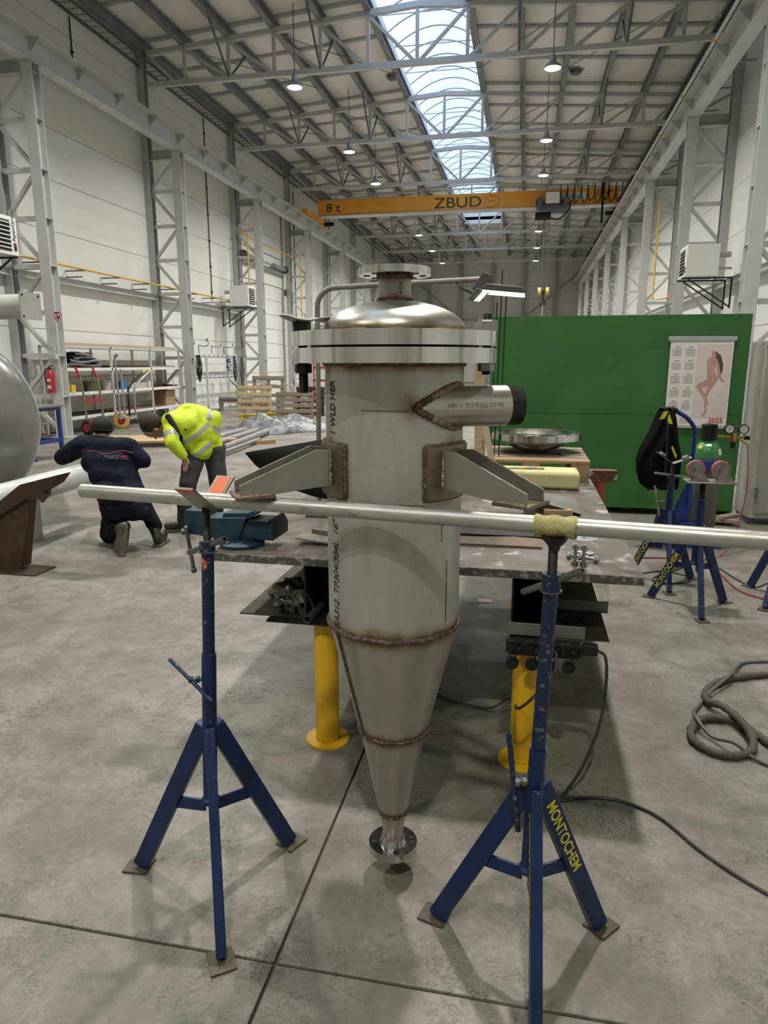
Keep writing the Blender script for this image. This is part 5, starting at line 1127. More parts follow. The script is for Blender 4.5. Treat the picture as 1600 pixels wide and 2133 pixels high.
# ================================================================== LEFT SIDE: tank, cradle, shelf rack, trucks, pallets, tarpaulin
mat('tank_grey', (.25, .25, .24), .30, .35, col2=(.22, .22, .21), scale=2.5, rvar=.05, coat=.25); mat('pipe_pale', (.56, .58, .575), .32, .05, col2=(.50, .52, .515), scale=3); mat('duct_grey', (.50, .505, .48), .38, .1, col2=(.45, .455, .43), scale=4)
mat('rust_brown', (.055, .034, .022), .65, .2, col2=(.085, .05, .03), scale=8, col3=(.15, .075, .035), scale3=14, thr3=(.60, .70))
tc_ = py(-142, 880, 6.1); TR = 1.0; tc_.z = TR+.08
ta = V(-tc_.x, -tc_.y, 0).normalized(); ta = Matrix.Rotation(radians(-6), 3, 'Z') @ ta
tk = thing('steel_tank', 'big grey painted tank with domed end lying beside the kneeling man', 'tank', (tc_.x, tc_.y, 0))
MB().lathe([(.02, .50*TR)]+[(TR*sin(pi/2*i/24), .48*TR*cos(pi/2*i/24)) for i in range(1, 25)]+[(TR, -.06)], tc_, 80, axis=tuple(ta)).build('domed_end', 'tank_grey', tk)
MB().lathe([(TR+.002, -.05), (TR+.008, -.06), (TR+.002, -.075)], tc_, 80, axis=tuple(ta)).build('weld_seam', 'steel_light', tk)
MB().lathe([(TR, -.06), (TR, -1.7), (.02, -2.0)], tc_, 80, axis=tuple(ta)).build('shell', 'tank_grey', tk)
for k in (-.3, -1.3):
    c_ = tc_+ta*k; MB().box((c_.x, c_.y, .13), (.30, 1.3, .26), Matrix.Rotation(atan2(ta.y, ta.x), 3, 'Z')).build('saddle', 'tank_grey', tk)
# duct with a square end plate carried by the tank
pe = py(63, 638, 6.5); dk = (V(-1, .12, 0)).normalized()
MB().tube(pe, pe+dk*1.6, .125, 28).build('top_duct', 'duct_grey', tk)
xx, yy, dd_ = frame(dk); MB().box(pe-dk*.004, (.012, .27, .27), Matrix.Rotation(atan2(dk.y, dk.x), 3, 'Z')).build('duct_plate', 'duct_grey', tk)
for a, b in ((-1, 1), (1, 1), (1, -1)): MB().tube(pe+xx*a*.105+yy*b*.105-dk*.013, pe+xx*a*.105+yy*b*.105-dk*.011, .012, 10).build('plate_hole', 'black', tk)
MB().tube(pe+dk*.55+V(0, 0, -.1), (tc_.x+.2, tc_.y+.45, tc_.z+.7), .09, 16).build('duct_neck', 'duct_grey', tk)
# pale pipe under the tank
pp0, pp1 = pz(-40, 1048, .50), pz(188, 985, .50); pdv = (pp1-pp0).normalized()
pk = thing('pale_pipe', 'pale grey painted pipe running from the tank past the kneeling man', 'pipe', (pp0.x, pp0.y, .37))
MB().tube(pp0, pp1-pdv*.18, .125, 32).build('pipe_body', 'pipe_pale', pk); MB().lathe([(.125*cos(pi/2*i/10)+.0001, .13*sin(pi/2*i/10)) for i in range(11)], pp1-pdv*.18, 32, axis=tuple(pdv)).build('pipe_cap', 'tank_grey', pk)
for k in (.35,): q = pp0+(pp1-pp0)*k; MB().bb((q.x-.08, q.y-.08, 0), (q.x+.08, q.y+.08, .385)).build('support', 'tank_grey', pk)
# rusty cradle stand
cs_ = thing('cradle_stand', 'rusty brown steel cradle stand holding the pale pipe under the tank', 'cradle', tuple(pz(45, 1195, 0)))
YC = 4.86
m = MB(); pprism(m, [(-60, 1200), (41, 1197), (61, 1066), (56, 1034), (46, 1012), (-60, 1085)], YC, .014); m.build('front_plate', 'rust_brown', cs_)
m = MB(); pprism(m, [(-60, 1092), (40, 1010), (122, 989), (108, 1010), (52, 1042), (-60, 1112)], YC-.03, .16); m.build('saddle_channel', 'rust_brown', cs_, bevel=.004)
m = MB(); pprism(m, [(70, 1030), (98, 1010), (104, 1018), (104, 1030), (88, 1048), (78, 1040)], YC-.045, .014); m.build('lifting_ear', 'rust_brown', cs_)
q = py(95, 1024, YC-.05); MB().tube(q, q+V(0, -.004, 0), .018, 14).build('ear_hole', 'black', cs_)
q0 = pz(41, 1197, 0); MB().bb((q0.x-.6, q0.y-.02, 0), (q0.x+.16, q0.y+.24, .012)).build('base_plate', 'rust_brown', cs_)
m = MB(); pprism(m, [(20, 1190), (34, 1190), (46, 1040), (30, 1045)], YC+.02, .18); m.build('gusset', 'rust_brown', cs_)
# blue trestle frame
bq = pz(131, 952, 0)
bt_ = thing('blue_trestle', 'blue painted tube frame standing between the tank and the column', 'frame', (bq.x, bq.y, 0))
for dx, dy in ((0, 0), (-1.0, .05), (-.05, -.7), (-1.0, -.65)): MB().bar((bq.x+dx, bq.y+dy, 0), (bq.x+dx, bq.y+dy, .93), .06, .06, (1, 0, 0)).build('post', 'trolley_blue', bt_)
for z in (.90, .32):
    MB().bar((bq.x+.03, bq.y, z), (bq.x-1.03, bq.y+.05, z), .06, .06).bar((bq.x, bq.y, z), (bq.x-.05, bq.y-.7, z), .06, .06).build('rail', 'trolley_blue', bt_)
MB().box((bq.x-.5, bq.y-.33, .945), (1.15, .85, .03)).build('top_sheet', 'plate_steel', bt_)
# ladder by the wall
la = thing('ladder', 'aluminium ladder leaning on the wall behind the tank', 'ladder', (-11.1, 13.15, 0))
for dy in (0, .36): MB().bar((-11.05, 13.0+dy, 0), (-11.45, 13.0+dy, 3.0), .06, .03).build('rail', 'galvanised', la)
for i in range(10): t_ = (i+.6)/10.2; MB().tube((-11.05-.4*t_, 13.0, 3*t_), (-11.05-.4*t_, 13.36, 3*t_), .014, 8).build('rung', 'galvanised', la)
# ---- on the column: extinguisher, sign, socket box
yc = BY(0)-.22
fe = thing('fire_extinguisher', 'red fire extinguisher hanging on the grey lattice column', 'extinguisher', tuple(py(108, 820, yc)))
q = py(108, 818, yc); MB().lathe([(0, 0), (.075, 0), (.08, .02), (.08, .42), (.06, .48), (.03, .51), (.03, .53)], q, 24).build('body', 'red_paint', fe)
MB().bb(q+V(-.03, -.03, .53), q+V(.03, .03, .56)).bar(q+V(-.02, 0, .57), q+V(.12, 0, .62), .02, .015).build('valve', 'black', fe); MB().sweep(bez([q+V(-.03, 0, .55), q+V(-.12, 0, .50), q+V(-.125, 0, .3), q+V(-.09, 0, .12)], 5), .012, 6).build('hose', 'black', fe); MB().grid(lambda u, v: q+V(.082*sin(-.9+1.5*u), -.082*cos(-.9+1.5*u), .09+.08*v), 6, 1).grid(lambda u, v: q+V(.082*sin(-.9+1.5*u), -.082*cos(-.9+1.5*u), .25+.06*v), 6, 1).build('label', 'sticker', fe)
sg = thing('fire_sign', 'small red and white fire extinguisher sign on the lattice column', 'sign', tuple(py(119, 657, yc+.04)))
q = py(119, 657, yc+.04); MB().box(q, (.15, .004, .17)).build('plate', 'white_paint', sg); MB().box(q+V(0, -.003, 0), (.135, .003, .155)).build('field', 'red_paint', sg); MB().box(q+V(-.03, -.005, -.01), (.035, .002, .09)).box(q+V(.035, -.005, .02), (.03, .002, .05)).build('symbol', 'white_paint', sg)
sb = thing('socket_box', 'grey electric socket box on the lattice column', 'socket box', tuple(py(110, 743, yc))); q = py(110, 743, yc); MB().bb(q+V(-.09, -.03, -.06), q+V(.09, .08, .06)).build('box', 'duct_grey', sb, bevel=.008); MB().sweep(bez([q+V(.04, .02, .06), q+V(.05, .03, .16), q+V(0, .04, .22), q+V(-.1, .05, .2)], 4), .014, 6).build('conduit', 'duct_grey', sb)
es = thing('exit_sign', 'tiny green and white exit sign on the wall panel above the hook rack', 'sign', tuple(pX(430, 708, XWL+.03))); q = pX(430, 708, XWL+.03); MB().box(q, (.006, .36, .12)).build('plate', 'white_paint', es); MB().box(q+V(.004, .04, .025), (.004, .2, .04)).box(q+V(.004, .04, -.03), (.004, .2, .03)).build('symbol', 'green_edge', es)
# ---- shelf rack
XS, XB_ = -10.80, -11.38; SY0, SY1 = 14.95, 20.68
rk = thing('shelf_rack', 'long grey steel shelf rack along the wall between the columns', 'rack', (XS, SY0, 0))
for X in (XS, XB_):
    for Y in (SY0, 16.95, 18.95, SY1): MB().bar((X, Y, 0), (X, Y, 2.12), .05, .05, (1, 0, 0)).build('upright', 'steel_light', rk)
    MB().bar((X, SY0, 2.10), (X, SY1, 2.10), .05, .06).build('top_rail', 'steel_light', rk)
for Y in (SY0, 16.95, 18.95, SY1): MB().bar((XS, Y, 2.10), (XB_, Y, 2.10), .05, .05).build('cross_rail', 'steel_light', rk)
LEV = (.41, .99, 1.575)
for z in LEV:
    MB().bb((XB_, SY0, z-.012), (XS-.02, SY1, z)).build('shelf_board', 'wood_pale', rk); MB().bar((XS, SY0, z-.02), (XS, SY1, z-.02), .05, .075).build('shelf_rail', 'white_paint', rk)
mat('tarp_roll', (.16, .165, .18), .55, col2=(.30, .31, .33), scale=6, bump=.4, bscale=20); mat('cardboard', (.36, .25, .15), .8); mat('bucket_green', (.09, .10, .06), .5); mat('tin_blue', (.05, .16, .34), .4); mat('box_yellow', (.62, .48, .04), .5)
def on_shelf(x, z): p = pX(x, 800, XS-.12); return p.y
tr2 = thing('rolled_tarp', 'folded grey tarpaulin roll lying on the upper shelf', 'tarpaulin', (XS-.2, 16.3, LEV[2]))
for j in range(4):
    zz = LEV[2]+.085+j*.085; w2 = 1.5-.25*j
    MB().grid(lambda u, v: V(XS-.22+.20*cos(2*pi*v)+.03*sin(u*9+j), 15.15+.12*j+w2*u+.04*sin(v*6), zz+.055*sin(2*pi*v)+.02*sin(u*7+j*2)), 16, 14).build('fold', 'tarp_roll' if j % 2 else 'steel_dark', tr2)
for i, (y0, y1, z, mt, lb) in enumerate(((15.0, 20.6, 2.135, 'wood_pale', 'long pale planks lying on top of the shelf rack'), (17.1, 19.0, LEV[2], 'rust_brown', 'rusty bars lying on the upper shelf beside the tarpaulin'), (19.1, 20.5, LEV[2], 'wood_old', 'brown boards at the end of the upper shelf'), (16.8, 19.8, LEV[0], 'trestle_brown', 'red painted bar lying on the bottom shelf'), (15.1, 17.0, LEV[0], 'black', 'black pipes lying on the bottom shelf'), (20.28, 20.62, LEV[1], 'rust_brown', 'rusty flat bars at the end of the middle shelf'))):
    t = thing('stored_boards', lb, 'boards', (XS-.2, y0, z))
    for j in range(3): MB().bb((XS-.11-.15*j-.06, y0+.05*j, z+.002), (XS-.11-.15*j+.06, y1-.08*j, z+.05+.012*j)).build('board', mt, t)
def box_on(y, z, sz, mt, lb, nm='storage_box', cat='box'): tag(MB().bb((XS-.1-sz[0], y, z+.001), (XS-.1, y+sz[1], z+sz[2])).build(nm, mt, bevel=.005), lb, cat)
box_on(15.35, LEV[1], (.15, .16, .19), 'box_yellow', 'small yellow box on the middle shelf'); box_on(18.0, LEV[1], (.3, .85, .17), 'duct_grey', 'long grey tray box on the middle shelf', 'tray_box'); box_on(19.9, LEV[0], (.4, .6, .48), 'cardboard', 'brown cardboard box on the bottom shelf'); box_on(17.6, LEV[1], (.2, .2, .24), 'tin_blue', 'blue and white tin on the middle shelf', 'paint_tin', 'tin'); box_on(18.98, LEV[1], (.3, .2, .2), 'white_paint', 'white carton beside the dark tools on the middle shelf')
for y, r, mt, lb in ((16.35, .19, 'bucket_green', 'wide green bucket on the middle shelf'), (17.05, .15, 'duct_grey', 'pale grey bucket on the middle shelf')): 
    t = thing('bucket', lb, 'bucket', (XS-.28, y, LEV[1])); MB().lathe([(0, .0), (r*.8, 0), (r, .26), (r*.96, .26), (r*.78, .02), (0, .02)], (XS-.28, y, LEV[1]+.002), 24).build('pail', mt, t); MB().sweep([(XS-.28+r*cos(a), y, LEV[1]+.26+.05*sin(a)) for a in [pi*i/10 for i in range(11)]], .005, 5).build('bail_handle', 'rod_steel', t)
t = thing('tool_pile', 'dark hand tools lying on the middle shelf end', 'tools', (XS-.2, 19.3, LEV[1]))
for j in range(6): MB().tube((XS-.1-.05*j, 19.2+.1*j, LEV[1]+.02), (XS-.15-.04*j, 19.7+.12*j, LEV[1]+.04+.01*j), .02, 8).build('tool', 'black', t)
# ---- hand trucks
mat('olive', (.16, .20, .08), .5, col2=(.12, .15, .06), scale=9); mat('tyre_yellow', (.52, .32, .09), .6, col2=(.45, .27, .07), scale=8)
ht = thing('hand_truck', 'green hand truck with red grips standing before the shelf rack', 'hand truck', (-10.45, 15.25, 0))
h0 = V(-10.42, 15.15, 0)
for dx, dy in ((0, 0), (.12, .5)):
    b0 = h0+V(dx, dy, .12); MB().sweep([b0, b0+V(-.03, 0, .8), b0+V(-.08, -.02, 1.28)], .025, 10).build('side_rail', 'olive', ht); MB().tube(b0+V(-.08, -.02, 1.25), b0+V(-.16, -.06, 1.50), .028, 10).build('grip', 'red_paint', ht)
    w0 = h0+V(dx+.05, dy+(.08 if dy else -.08), .17); wv = MB().lathe([(.03, -.04), (.16, -.045), (.185, -.02), (.185, .02), (.16, .045), (.03, .04)], w0, 28, axis=(.25, 1, 0), close=True).build('wheel', 'rubber', ht); MB().lathe([(0, -.05), (.10, -.05), (.11, 0), (.10, .05), (0, .05)], w0, 20, axis=(.25, 1, 0)).build('hub', 'red_paint', wv)
for z in (.33, .82): MB().bar(h0+V(-.01, 0, z), h0+V(.11, .5, z), .04, .06).build('cross_bar', 'red_paint', ht)
MB().bb(h0+V(0, -.02, .0), h0+V(.32, .52, .012)).build('toe_plate', 'olive', ht)
h2 = thing('cylinder_cart', 'grey cart with tall handles and a yellow pneumatic tyre before the rack', 'cart', (-10.35, 16.8, 0))
g0 = V(-10.40, 16.55, 0)
for dy in (0, .22): MB().tube(g0+V(0, dy, .25), g0+V(-.03, dy, 1.55+(.35 if dy == 0 else 0)), .025, 10).build('post', 'galvanised', h2)
for dy, dz in ((.45, 0), (.75, 0)):
    MB().sweep(bez([g0+V(.0, dy, .2), g0+V(.0, dy, .95), g0+V(.03, dy+.12, 1.15), g0+V(.1, dy+.62, 1.45)], 5), .025, 10).build('handle', 'galvanised' if dy > .5 else 'black', h2); MB().tube(g0+V(.1, dy+.62, 1.45), g0+V(.115, dy+.74, 1.52), .03, 10).build('grip', 'gas_yellow', h2)
MB().bar(g0+V(0, -.25, .93), g0+V(0, .8, .93), .04, .05).bar(g0+V(0, -.05, .3), g0+V(0, .8, .3), .04, .05).build('cross_bar', 'galvanised', h2); MB().lathe([(.0, .0), (.045, 0), (.06, .03), (.045, .06)], g0+V(-.03, 0, 1.90), 12, axis=(1, 0, 0)).build('lifting_eye', 'galvanised', h2)
w0 = pz(254, 893, 0)+V(0, 0, .20); MB().tube(g0+V(.1, .6, .28), w0, .02, 8).build('axle', 'galvanised', h2)
wv = MB().lathe([(.09, -.04), (.15, -.055), (.20, -.035), (.21, 0), (.20, .035), (.15, .055), (.09, .04)], w0, 32, axis=(.62, -.78, 0), close=True).build('wheel', 'tyre_yellow', h2); MB().lathe([(0, -.05), (.06, -.05), (.10, -.02), (.10, .02), (.06, .05), (0, .05)], w0, 20, axis=(.62, -.78, 0)).build('hub', 'red_paint', wv)
# ---- planks on the floor
bdir = V(1, .32, 0).normalized(); bper = V(-bdir.y, bdir.x, 0); o0 = pz(300, 918, .1)
for k in (.2, 1.4): c_ = o0+bdir*(k-.6); tag(MB().bar(V(c_.x, c_.y, .04)-bper*.35, V(c_.x, c_.y, .04)+bper*1.1, .10, .08).build('bearer_timber', 'wood_old'), 'dark squared bearer timber under the floor planks', 'timber', 'bearers under the floor planks')
for i in range(8):
    a_ = o0+bdir*(-.75+.12*((i*37) % 5)-.1*i)+bper*(-.3+.165*i); a_.z = .105
    tag(MB().bar(a_, a_+bdir*(2.1+.15*((i*13) % 4)), .14, .045).build('floor_plank', 'wood_pale' if i % 3 else 'wood', bevel=.003), 'long wooden plank in the flat pile behind the two men', 'plank', 'planks in the flat pile')
# ---- grey pipes, tarp, timber
mat('pipe_grey', (.24, .235, .235), .5, .3, col2=(.30, .295, .29), scale=6)
for i, (x0, y0, x1, y1) in enumerate(((455, 938, 545, 903), (455, 922, 540, 896), (455, 910, 535, 890), (450, 948, 540, 915))):
    a_, b_ = pz(x0, y0, .08), pz(x1, y1, .08); tag(MB().pipe(a_, b_+(b_-a_)*(.3 if i < 3 else 0), .075 if i < 3 else .04, .01, 24).build('grey_pipe', 'pipe_grey'), 'grey plastic pipe sticking out from under the tarpaulin', 'pipe', 'grey pipes under the tarpaulin')
mat('tarp_silver', (.17, .18, .19), .40, .1, col2=(.07, .075, .085), scale=5, rvar=.12, bump=.6, bscale=14)
tA, tB = pz(466, 906, 0), pz(700, 893, 0); tD = (tB-tA); tN = V(-tD.y, tD.x, 0).normalized()
from mathutils import noise as mnoise
def tarpf(u, v):
    e = (sin(pi*min(1, max(0, u)))**.5)*(sin(pi*v)**.6)
    p = tA+tD*(u+.03*sin(v*11))+tN*((v-.30)*2.0*(.55+.45*sin(pi*u)**.5)+.12*sin(u*13))
    n1 = mnoise.noise(V(p.x*1.6, p.y*1.6, 3)); n2 = abs(mnoise.noise(V(p.x*1.9, p.y*2.6, 9))); n3 = abs(mnoise.noise(V(p.x*7, p.y*7, 5)))
    p.z = .012+e*(.17+.10*u+.16*n1+.30*n2+.05*n3); return p
tag(MB().grid(tarpf, 90, 60).build('silver_tarpaulin', 'tarp_silver', smooth=25), 'crumpled silver grey tarpaulin heaped over pipes on the floor', 'tarpaulin')
a_, b_ = pz(516, 923, .04), pz(572, 919, .04); tag(MB().bar(a_, b_, .10, .08).build('timber_beam', 'wood', bevel=.004), 'single short timber lying in front of the tarpaulin', 'timber')
# ---- pallets
def pallet(name, label, loc, rotz, tilt, mt, mt2, W=1.2, H=1.0, group=None):
    t = thing(name, label, 'pallet', loc, 0, group); t.rotation_euler = (tilt, 0, rotz)
    for i in range(5): z = .06+i*(H-.12)/4; MB().bb((-W/2, -.072, z-.055), (W/2, -.05, z+.055)).build('deck_board', mt, t, True, bevel=.003)
    for X in (-W/2+.06, 0, W/2-.06): MB().bb((X-.05, -.05, 0), (X+.05, .04, H)).build('stringer', mt, t, True)
    for z in (.08, H/2, H-.08): MB().bb((-W/2, .04, z-.06), (W/2, .062, z+.06)).build('bottom_board', mt2, t, True, bevel=.003)
    return t
q = pz(531, 868, 0); pallet('wooden_pallet', 'pale wooden pallet standing on edge behind the yellow beam', (q.x, q.y, .0), .10, -.10, 'wood_pale', 'wood_pale', 1.12, 1.0)
pallet('wooden_pallet', 'grey weathered pallet leaning behind the pale standing pallet', (q.x+.15, q.y+.9, .01), .05, -.06, 'wood_old', 'wood_old', 1.1, 1.28)
q = pz(615, 872, 0); pallet('wooden_pallet', 'dark weathered pallet standing beside the pale one', (q.x, q.y, .0), .02, -.05, 'wood_old', 'wood_old', 1.2, .82)
pallet('wooden_pallet', 'dark pallet standing behind the other dark pallet', (q.x+.1, q.y+1.3, 0), -.15, -.05, 'rust_brown', 'wood_old', 1.0, .95)
a_, b_ = pz(500, 869, .08), pz(620, 862, .08); yb = thing('yellow_beam', 'yellow painted steel beam lying in front of the pallets', 'beam', tuple(a_-V(0, 0, .08)))
MB().ibeam(a_, b_, .12, .15).build('beam', 'box_yellow', yb)
for k in (.1, .75): c_ = a_+(b_-a_)*k; MB().bb((c_.x-.05, c_.y-.07, .0), (c_.x+.05, c_.y+.07, .165)).build('strap', 'wood_old', yb)
# blue tool bench items above pallets, grey hoop rail
t = thing('hoop_rail', 'grey bent tube hoop rail behind the pallets', 'rail', tuple(pz(585, 850, 0))); q = pz(585, 852, 0)
for dx in (0, .55, 1.1): MB().sweep(bez([q+V(dx, 0, 0), q+V(dx, 0, .75), q+V(dx-.12, 0, .9), q+V(dx-.5, 0, .92)], 4), .025, 8).build('hoop', 'steel_grey', t)
# wheelbarrow, pipe bench
q = pz(484, 856, 0); wbw = thing('wheelbarrow', 'dark green wheelbarrow tipped behind the pipe bench', 'wheelbarrow', (q.x+.45, q.y+.7, 0)); q2 = V(q.x+.45, q.y+.7, 0)
MB().grid(lambda u, v: q2+V((u-.5)*(.5+.5*v), (.5-abs(u-.5))*0+.25*cos(pi*u)*0+.35*(v-.5), .42+.32*v-.22*sin(pi*u)*(1)), 10, 6).build('tray', 'bucket_green', wbw, solid=.01); MB().tube(q2+V(-.45, 0, .75), q2+V(-.8, -.1, 1.15), .018, 8).tube(q2+V(-.35, .2, .45), q2+V(.5, .2, .3), .018, 8).build('handle', 'black', wbw); MB().lathe([(.03, -.04), (.17, -.04), (.18, 0), (.17, .04), (.03, .04)], q2+V(.5, .1, .18), 20, axis=(0, 1, 0), close=True).build('wheel', 'rubber', wbw); MB().tube(q2+V(-.3, .1, 0), q2+V(-.2, .1, .5), .015, 6).build('leg', 'black', wbw)
pb = thing('pipe_bench', 'low wooden bench carrying a grey pipe beside the standing pallet', 'bench', (q.x, q.y, 0))
MB().bb((q.x-.5, q.y-.1, .30), (q.x+.6, q.y+.1, .36)).build('bench_top', 'wood_old', pb)
for X in (q.x-.42, q.x+.5): MB().bb((X-.05, q.y-.1, 0), (X+.05, q.y+.1, .30)).build('leg', 'wood_old', pb)
tag(MB().pipe((q.x-.48, q.y, .45), (q.x+.9, q.y, .45), .085, .01, 24).build('grey_pipe', 'pipe_grey'), 'grey pipe lying on the low wooden bench', 'pipe')
# ---- hook rack with cables
XH = -11.25; HY0, HY1 = 21.7, 27.0
hr = thing('hook_rack', 'grey hook rack for cables along the wall beyond the shelf rack', 'rack', (XH, HY0, 0))
for Y in (HY0, 23.6, HY1): MB().bar((XH, Y, 0), (XH, Y, 1.95), .07, .07, (1, 0, 0)).build('upright', 'steel_light', hr); MB().bb((XH-.1, Y-.2, 0), (XH+.35, Y+.2, .05)).build('foot', 'steel_dark', hr)
for z in (1.92, 1.18, .28): MB().bar((XH, HY0, z), (XH, HY1, z), .05, .05).build('rail', 'steel_light', hr)
for z in (1.94, 1.2):
    for i in range(14): Y = HY0+.2+i*.38; MB().sweep([(XH, Y, z), (XH+.16, Y+.02, z-.01), (XH+.2, Y+.02, z+.08)], .012, 6).build('hook', 'steel_dark', hr)
for i in range(5): Y = HY0+.4+i*1.05; MB().sweep(bez([(XH-.05, Y, 2.05), (XH-.05, Y, 2.32), (XH+.0, Y, 2.3), (XH+.22, Y+.1, 2.3), (XH+.27, Y+.12, 2.42)], 4), .016, 6).build('wall_hook', 'steel_dark', hr)
def hank(Y, z, L, w_, mt, lb, n=7):
    t = thing('cable_hank', lb, 'cable', (XH+.18, Y, z))
    for i in range(n): dx = .02*(i % 3); dy = (i-n/2)*.02; l2 = L*(.75+.25*((i*29) % 7)/7); MB().sweep(bez([(XH+.18+dx, Y+dy, z), (XH+.20+dx, Y+dy-w_, z-l2*.5), (XH+.2+dx, Y+dy, z-l2), (XH+.20+dx, Y+dy+w_, z-l2*.5), (XH+.18+dx, Y+dy+.02, z)], 5), .011, 5).build('loop', mt, t)
hank(22.55, 1.98, .95, .12, 'rubber', 'black cable hank on the hook rack nearest the column', 9); hank(26.3, 1.95, 1.3, .12, 'hose_grey', 'grey hose loops at the far end of the hook rack', 6); hank(25.6, 1.98, 1.15, .10, 'rubber', 'black cable loops below the striped webbing', 4)
mat('striped', (.03, .04, .10), .7, col2=(.6, .6, .62), scale=30, thr=(.48, .52), stretch=(.2, .2, 1))
t = thing('webbing_bundle', 'blue and white striped webbing bundle hanging on the hook rack', 'webbing', (XH+.2, 25.0, 1.5))
for i in range(5): MB().grid(lambda u, v: V(XH+.2+.05*sin(pi*u)+.02*i, 24.85+.28*u, 1.98-.55*v-.03*i+.04*sin(u*5+i)), 6, 10).build('strap', 'striped', t)
# far red rack beyond the gate
q = pz(676, 832, 0); rr_ = thing('red_rack', 'red steel rack far behind the vessel near the gate', 'rack', (q.x, q.y, 0))
for dx in (-.5, .5): MB().bar((q.x+dx, q.y, 0), (q.x+dx, q.y, 2.2), .06, .06, (1, 0, 0)).build('upright', 'red_paint', rr_)
for z in (.3, .9, 1.5, 2.1): MB().bar((q.x-.5, q.y, z), (q.x+.5, q.y, z), .06, .1).build('shelf_beam', 'red_paint', rr_)
# ================================================================== PEOPLE
mat('skin', (.42, .23, .16), .55, col2=(.48, .27, .19), scale=12); mat('hair_dark', (.028, .018, .014), .7, col2=(.045, .03, .022), scale=30, bump=.6, bscale=120)
mat('navy', (.0055, .0065, .016), .8, col2=(.009, .0105, .025), spec=.2, scale=6, bump=.35, bscale=26); mat('navy_dark', (.004, .004, .0065), .85, col2=(.007, .007, .010), spec=.2, scale=6, bump=.3, bscale=26)
mat('hivis_jacket', (.56, .72, .022), .6, col2=(.50, .64, .018), scale=7, bump=.35, bscale=18); mat('reflective', (.40, .40, .385), .35, .2); mat('trouser_grey', (.040, .040, .038), .8, col2=(.055, .054, .05), scale=6, bump=.4, bscale=22)
mat('boot_black', (.016, .016, .016), .4, col2=(.028, .027, .025), scale=14); mat('boot_brown', (.055, .045, .032), .6, col2=(.08, .066, .046), scale=14); mat('sole_grey', (.15, .135, .11), .75, col2=(.19, .175, .14), scale=30); mat('cap_black', (.018, .017, .016), .85, bump=.3, bscale=60); mat('piping_red', (.40, .10, .07), .6); mat('logo_blue', (.16, .22, .36), .6); mat('logo_red', (.45, .06, .09), .6)
def blob(name, prims, mats, parent, voxel=.012, smooth=6, zone=None, fold=0, fs=18):
    """one continuous surface grown round tapered limbs; prims: (tag, p0, r0, p1, r1)"""
    m = MB()
    for tg, p0, r0, p1, r1 in prims: m.tube(p0, p1, r0, 16, r1); m.ball(p0, r0, 16, 10); m.ball(p1, r1, 16, 10)
    me = m.mesh(name); o = bpy.data.objects.new(name, me); COL.objects.link(o)
    rm = o.modifiers.new('r', 'REMESH'); rm.mode = 'VOXEL'; rm.voxel_size = voxel; rm.adaptivity = 0
    sm = o.modifiers.new('s', 'SMOOTH'); sm.factor = .5; sm.iterations = smooth
    dg = bpy.context.evaluated_depsgraph_get(); me2 = bpy.data.meshes.new_from_object(o.evaluated_get(dg)); bpy.data.objects.remove(o); bpy.data.meshes.remove(me)
    off = OFF.get(parent.name) or V(0, 0, 0)
    if fold:
        ns = [v.normal.copy() for v in me2.vertices]
        for v, n in zip(me2.vertices, ns): p = v.co*fs; v.co = v.co+n*(fold*(mnoise.noise(V(p.x, p.y, p.z*.55))+.6*abs(mnoise.noise(V(p.x*.6+5, p.y*.6, p.z*1.6)))-.2))
    me2.materials.clear()
    for q in mats: me2.materials.append(MAT[q])
    if zone:
        segs = [(tg, Vector(a), ra, Vector(b)-Vector(a), rb) for tg, a, ra, b, rb in prims]
        for f in me2.polygons:
            c = f.center; best = None
            for tg, a, ra, d, rb in segs:
                l2 = d.length_squared or 1e-9; t = max(0, min(1, (c-a).dot(d)/l2)); k = (c-a-d*t).length-(ra+(rb-ra)*t)
                if best is None or k < best[0]: best = (k, tg, t)
            f.material_index = zone(best[1], best[2], c)
    for v in me2.vertices: v.co = v.co-off
    me2.polygons.foreach_set('use_smooth', [True]*len(me2.polygons)); me2.name = name
    ob = bpy.data.objects.new(name, me2); COL.objects.link(ob); ob.parent = parent; OFF[ob.name] = off; return ob
def hand(wrist, d, up, s=1.0, curl=.6):
    """palm, four unequal bent fingers and a thumb leaving the side of the palm"""
    d = Vector(d).normalized(); sd = d.cross(Vector(up)).normalized(); nu = sd.cross(d); P = []; w = Vector(wrist); pal = w+d*.075
    for k in (-1.2, -.4, .4, 1.2): P.append(('h', w+sd*k*.010, .017, pal+sd*k*.019, .013))
    for k, L in ((-1.5, .062), (-.5, .076), (.5, .080), (1.5, .070)):
        b = pal+sd*k*.019*.9; m1 = b+(d*cos(curl*.6)-nu*sin(curl*.6))*L*.5; m2 = m1+(d*cos(curl*1.5)-nu*sin(curl*1.5))*L*.5; P += [('h', b, .0095, m1, .0088), ('h', m1, .0088, m2, .0072)]
    b = w+d*.025+sd*.026; m1 = b+(d*.6+sd*.75-nu*.2).normalized()*.038; m2 = m1+(d*.9+sd*.35-nu*.3).normalized()*.030; P += [('h', w+d*.02+sd*.012, .014, b, .012), ('h', b, .012, m1, .0105), ('h', m1, .0105, m2, .0085)]
    return P
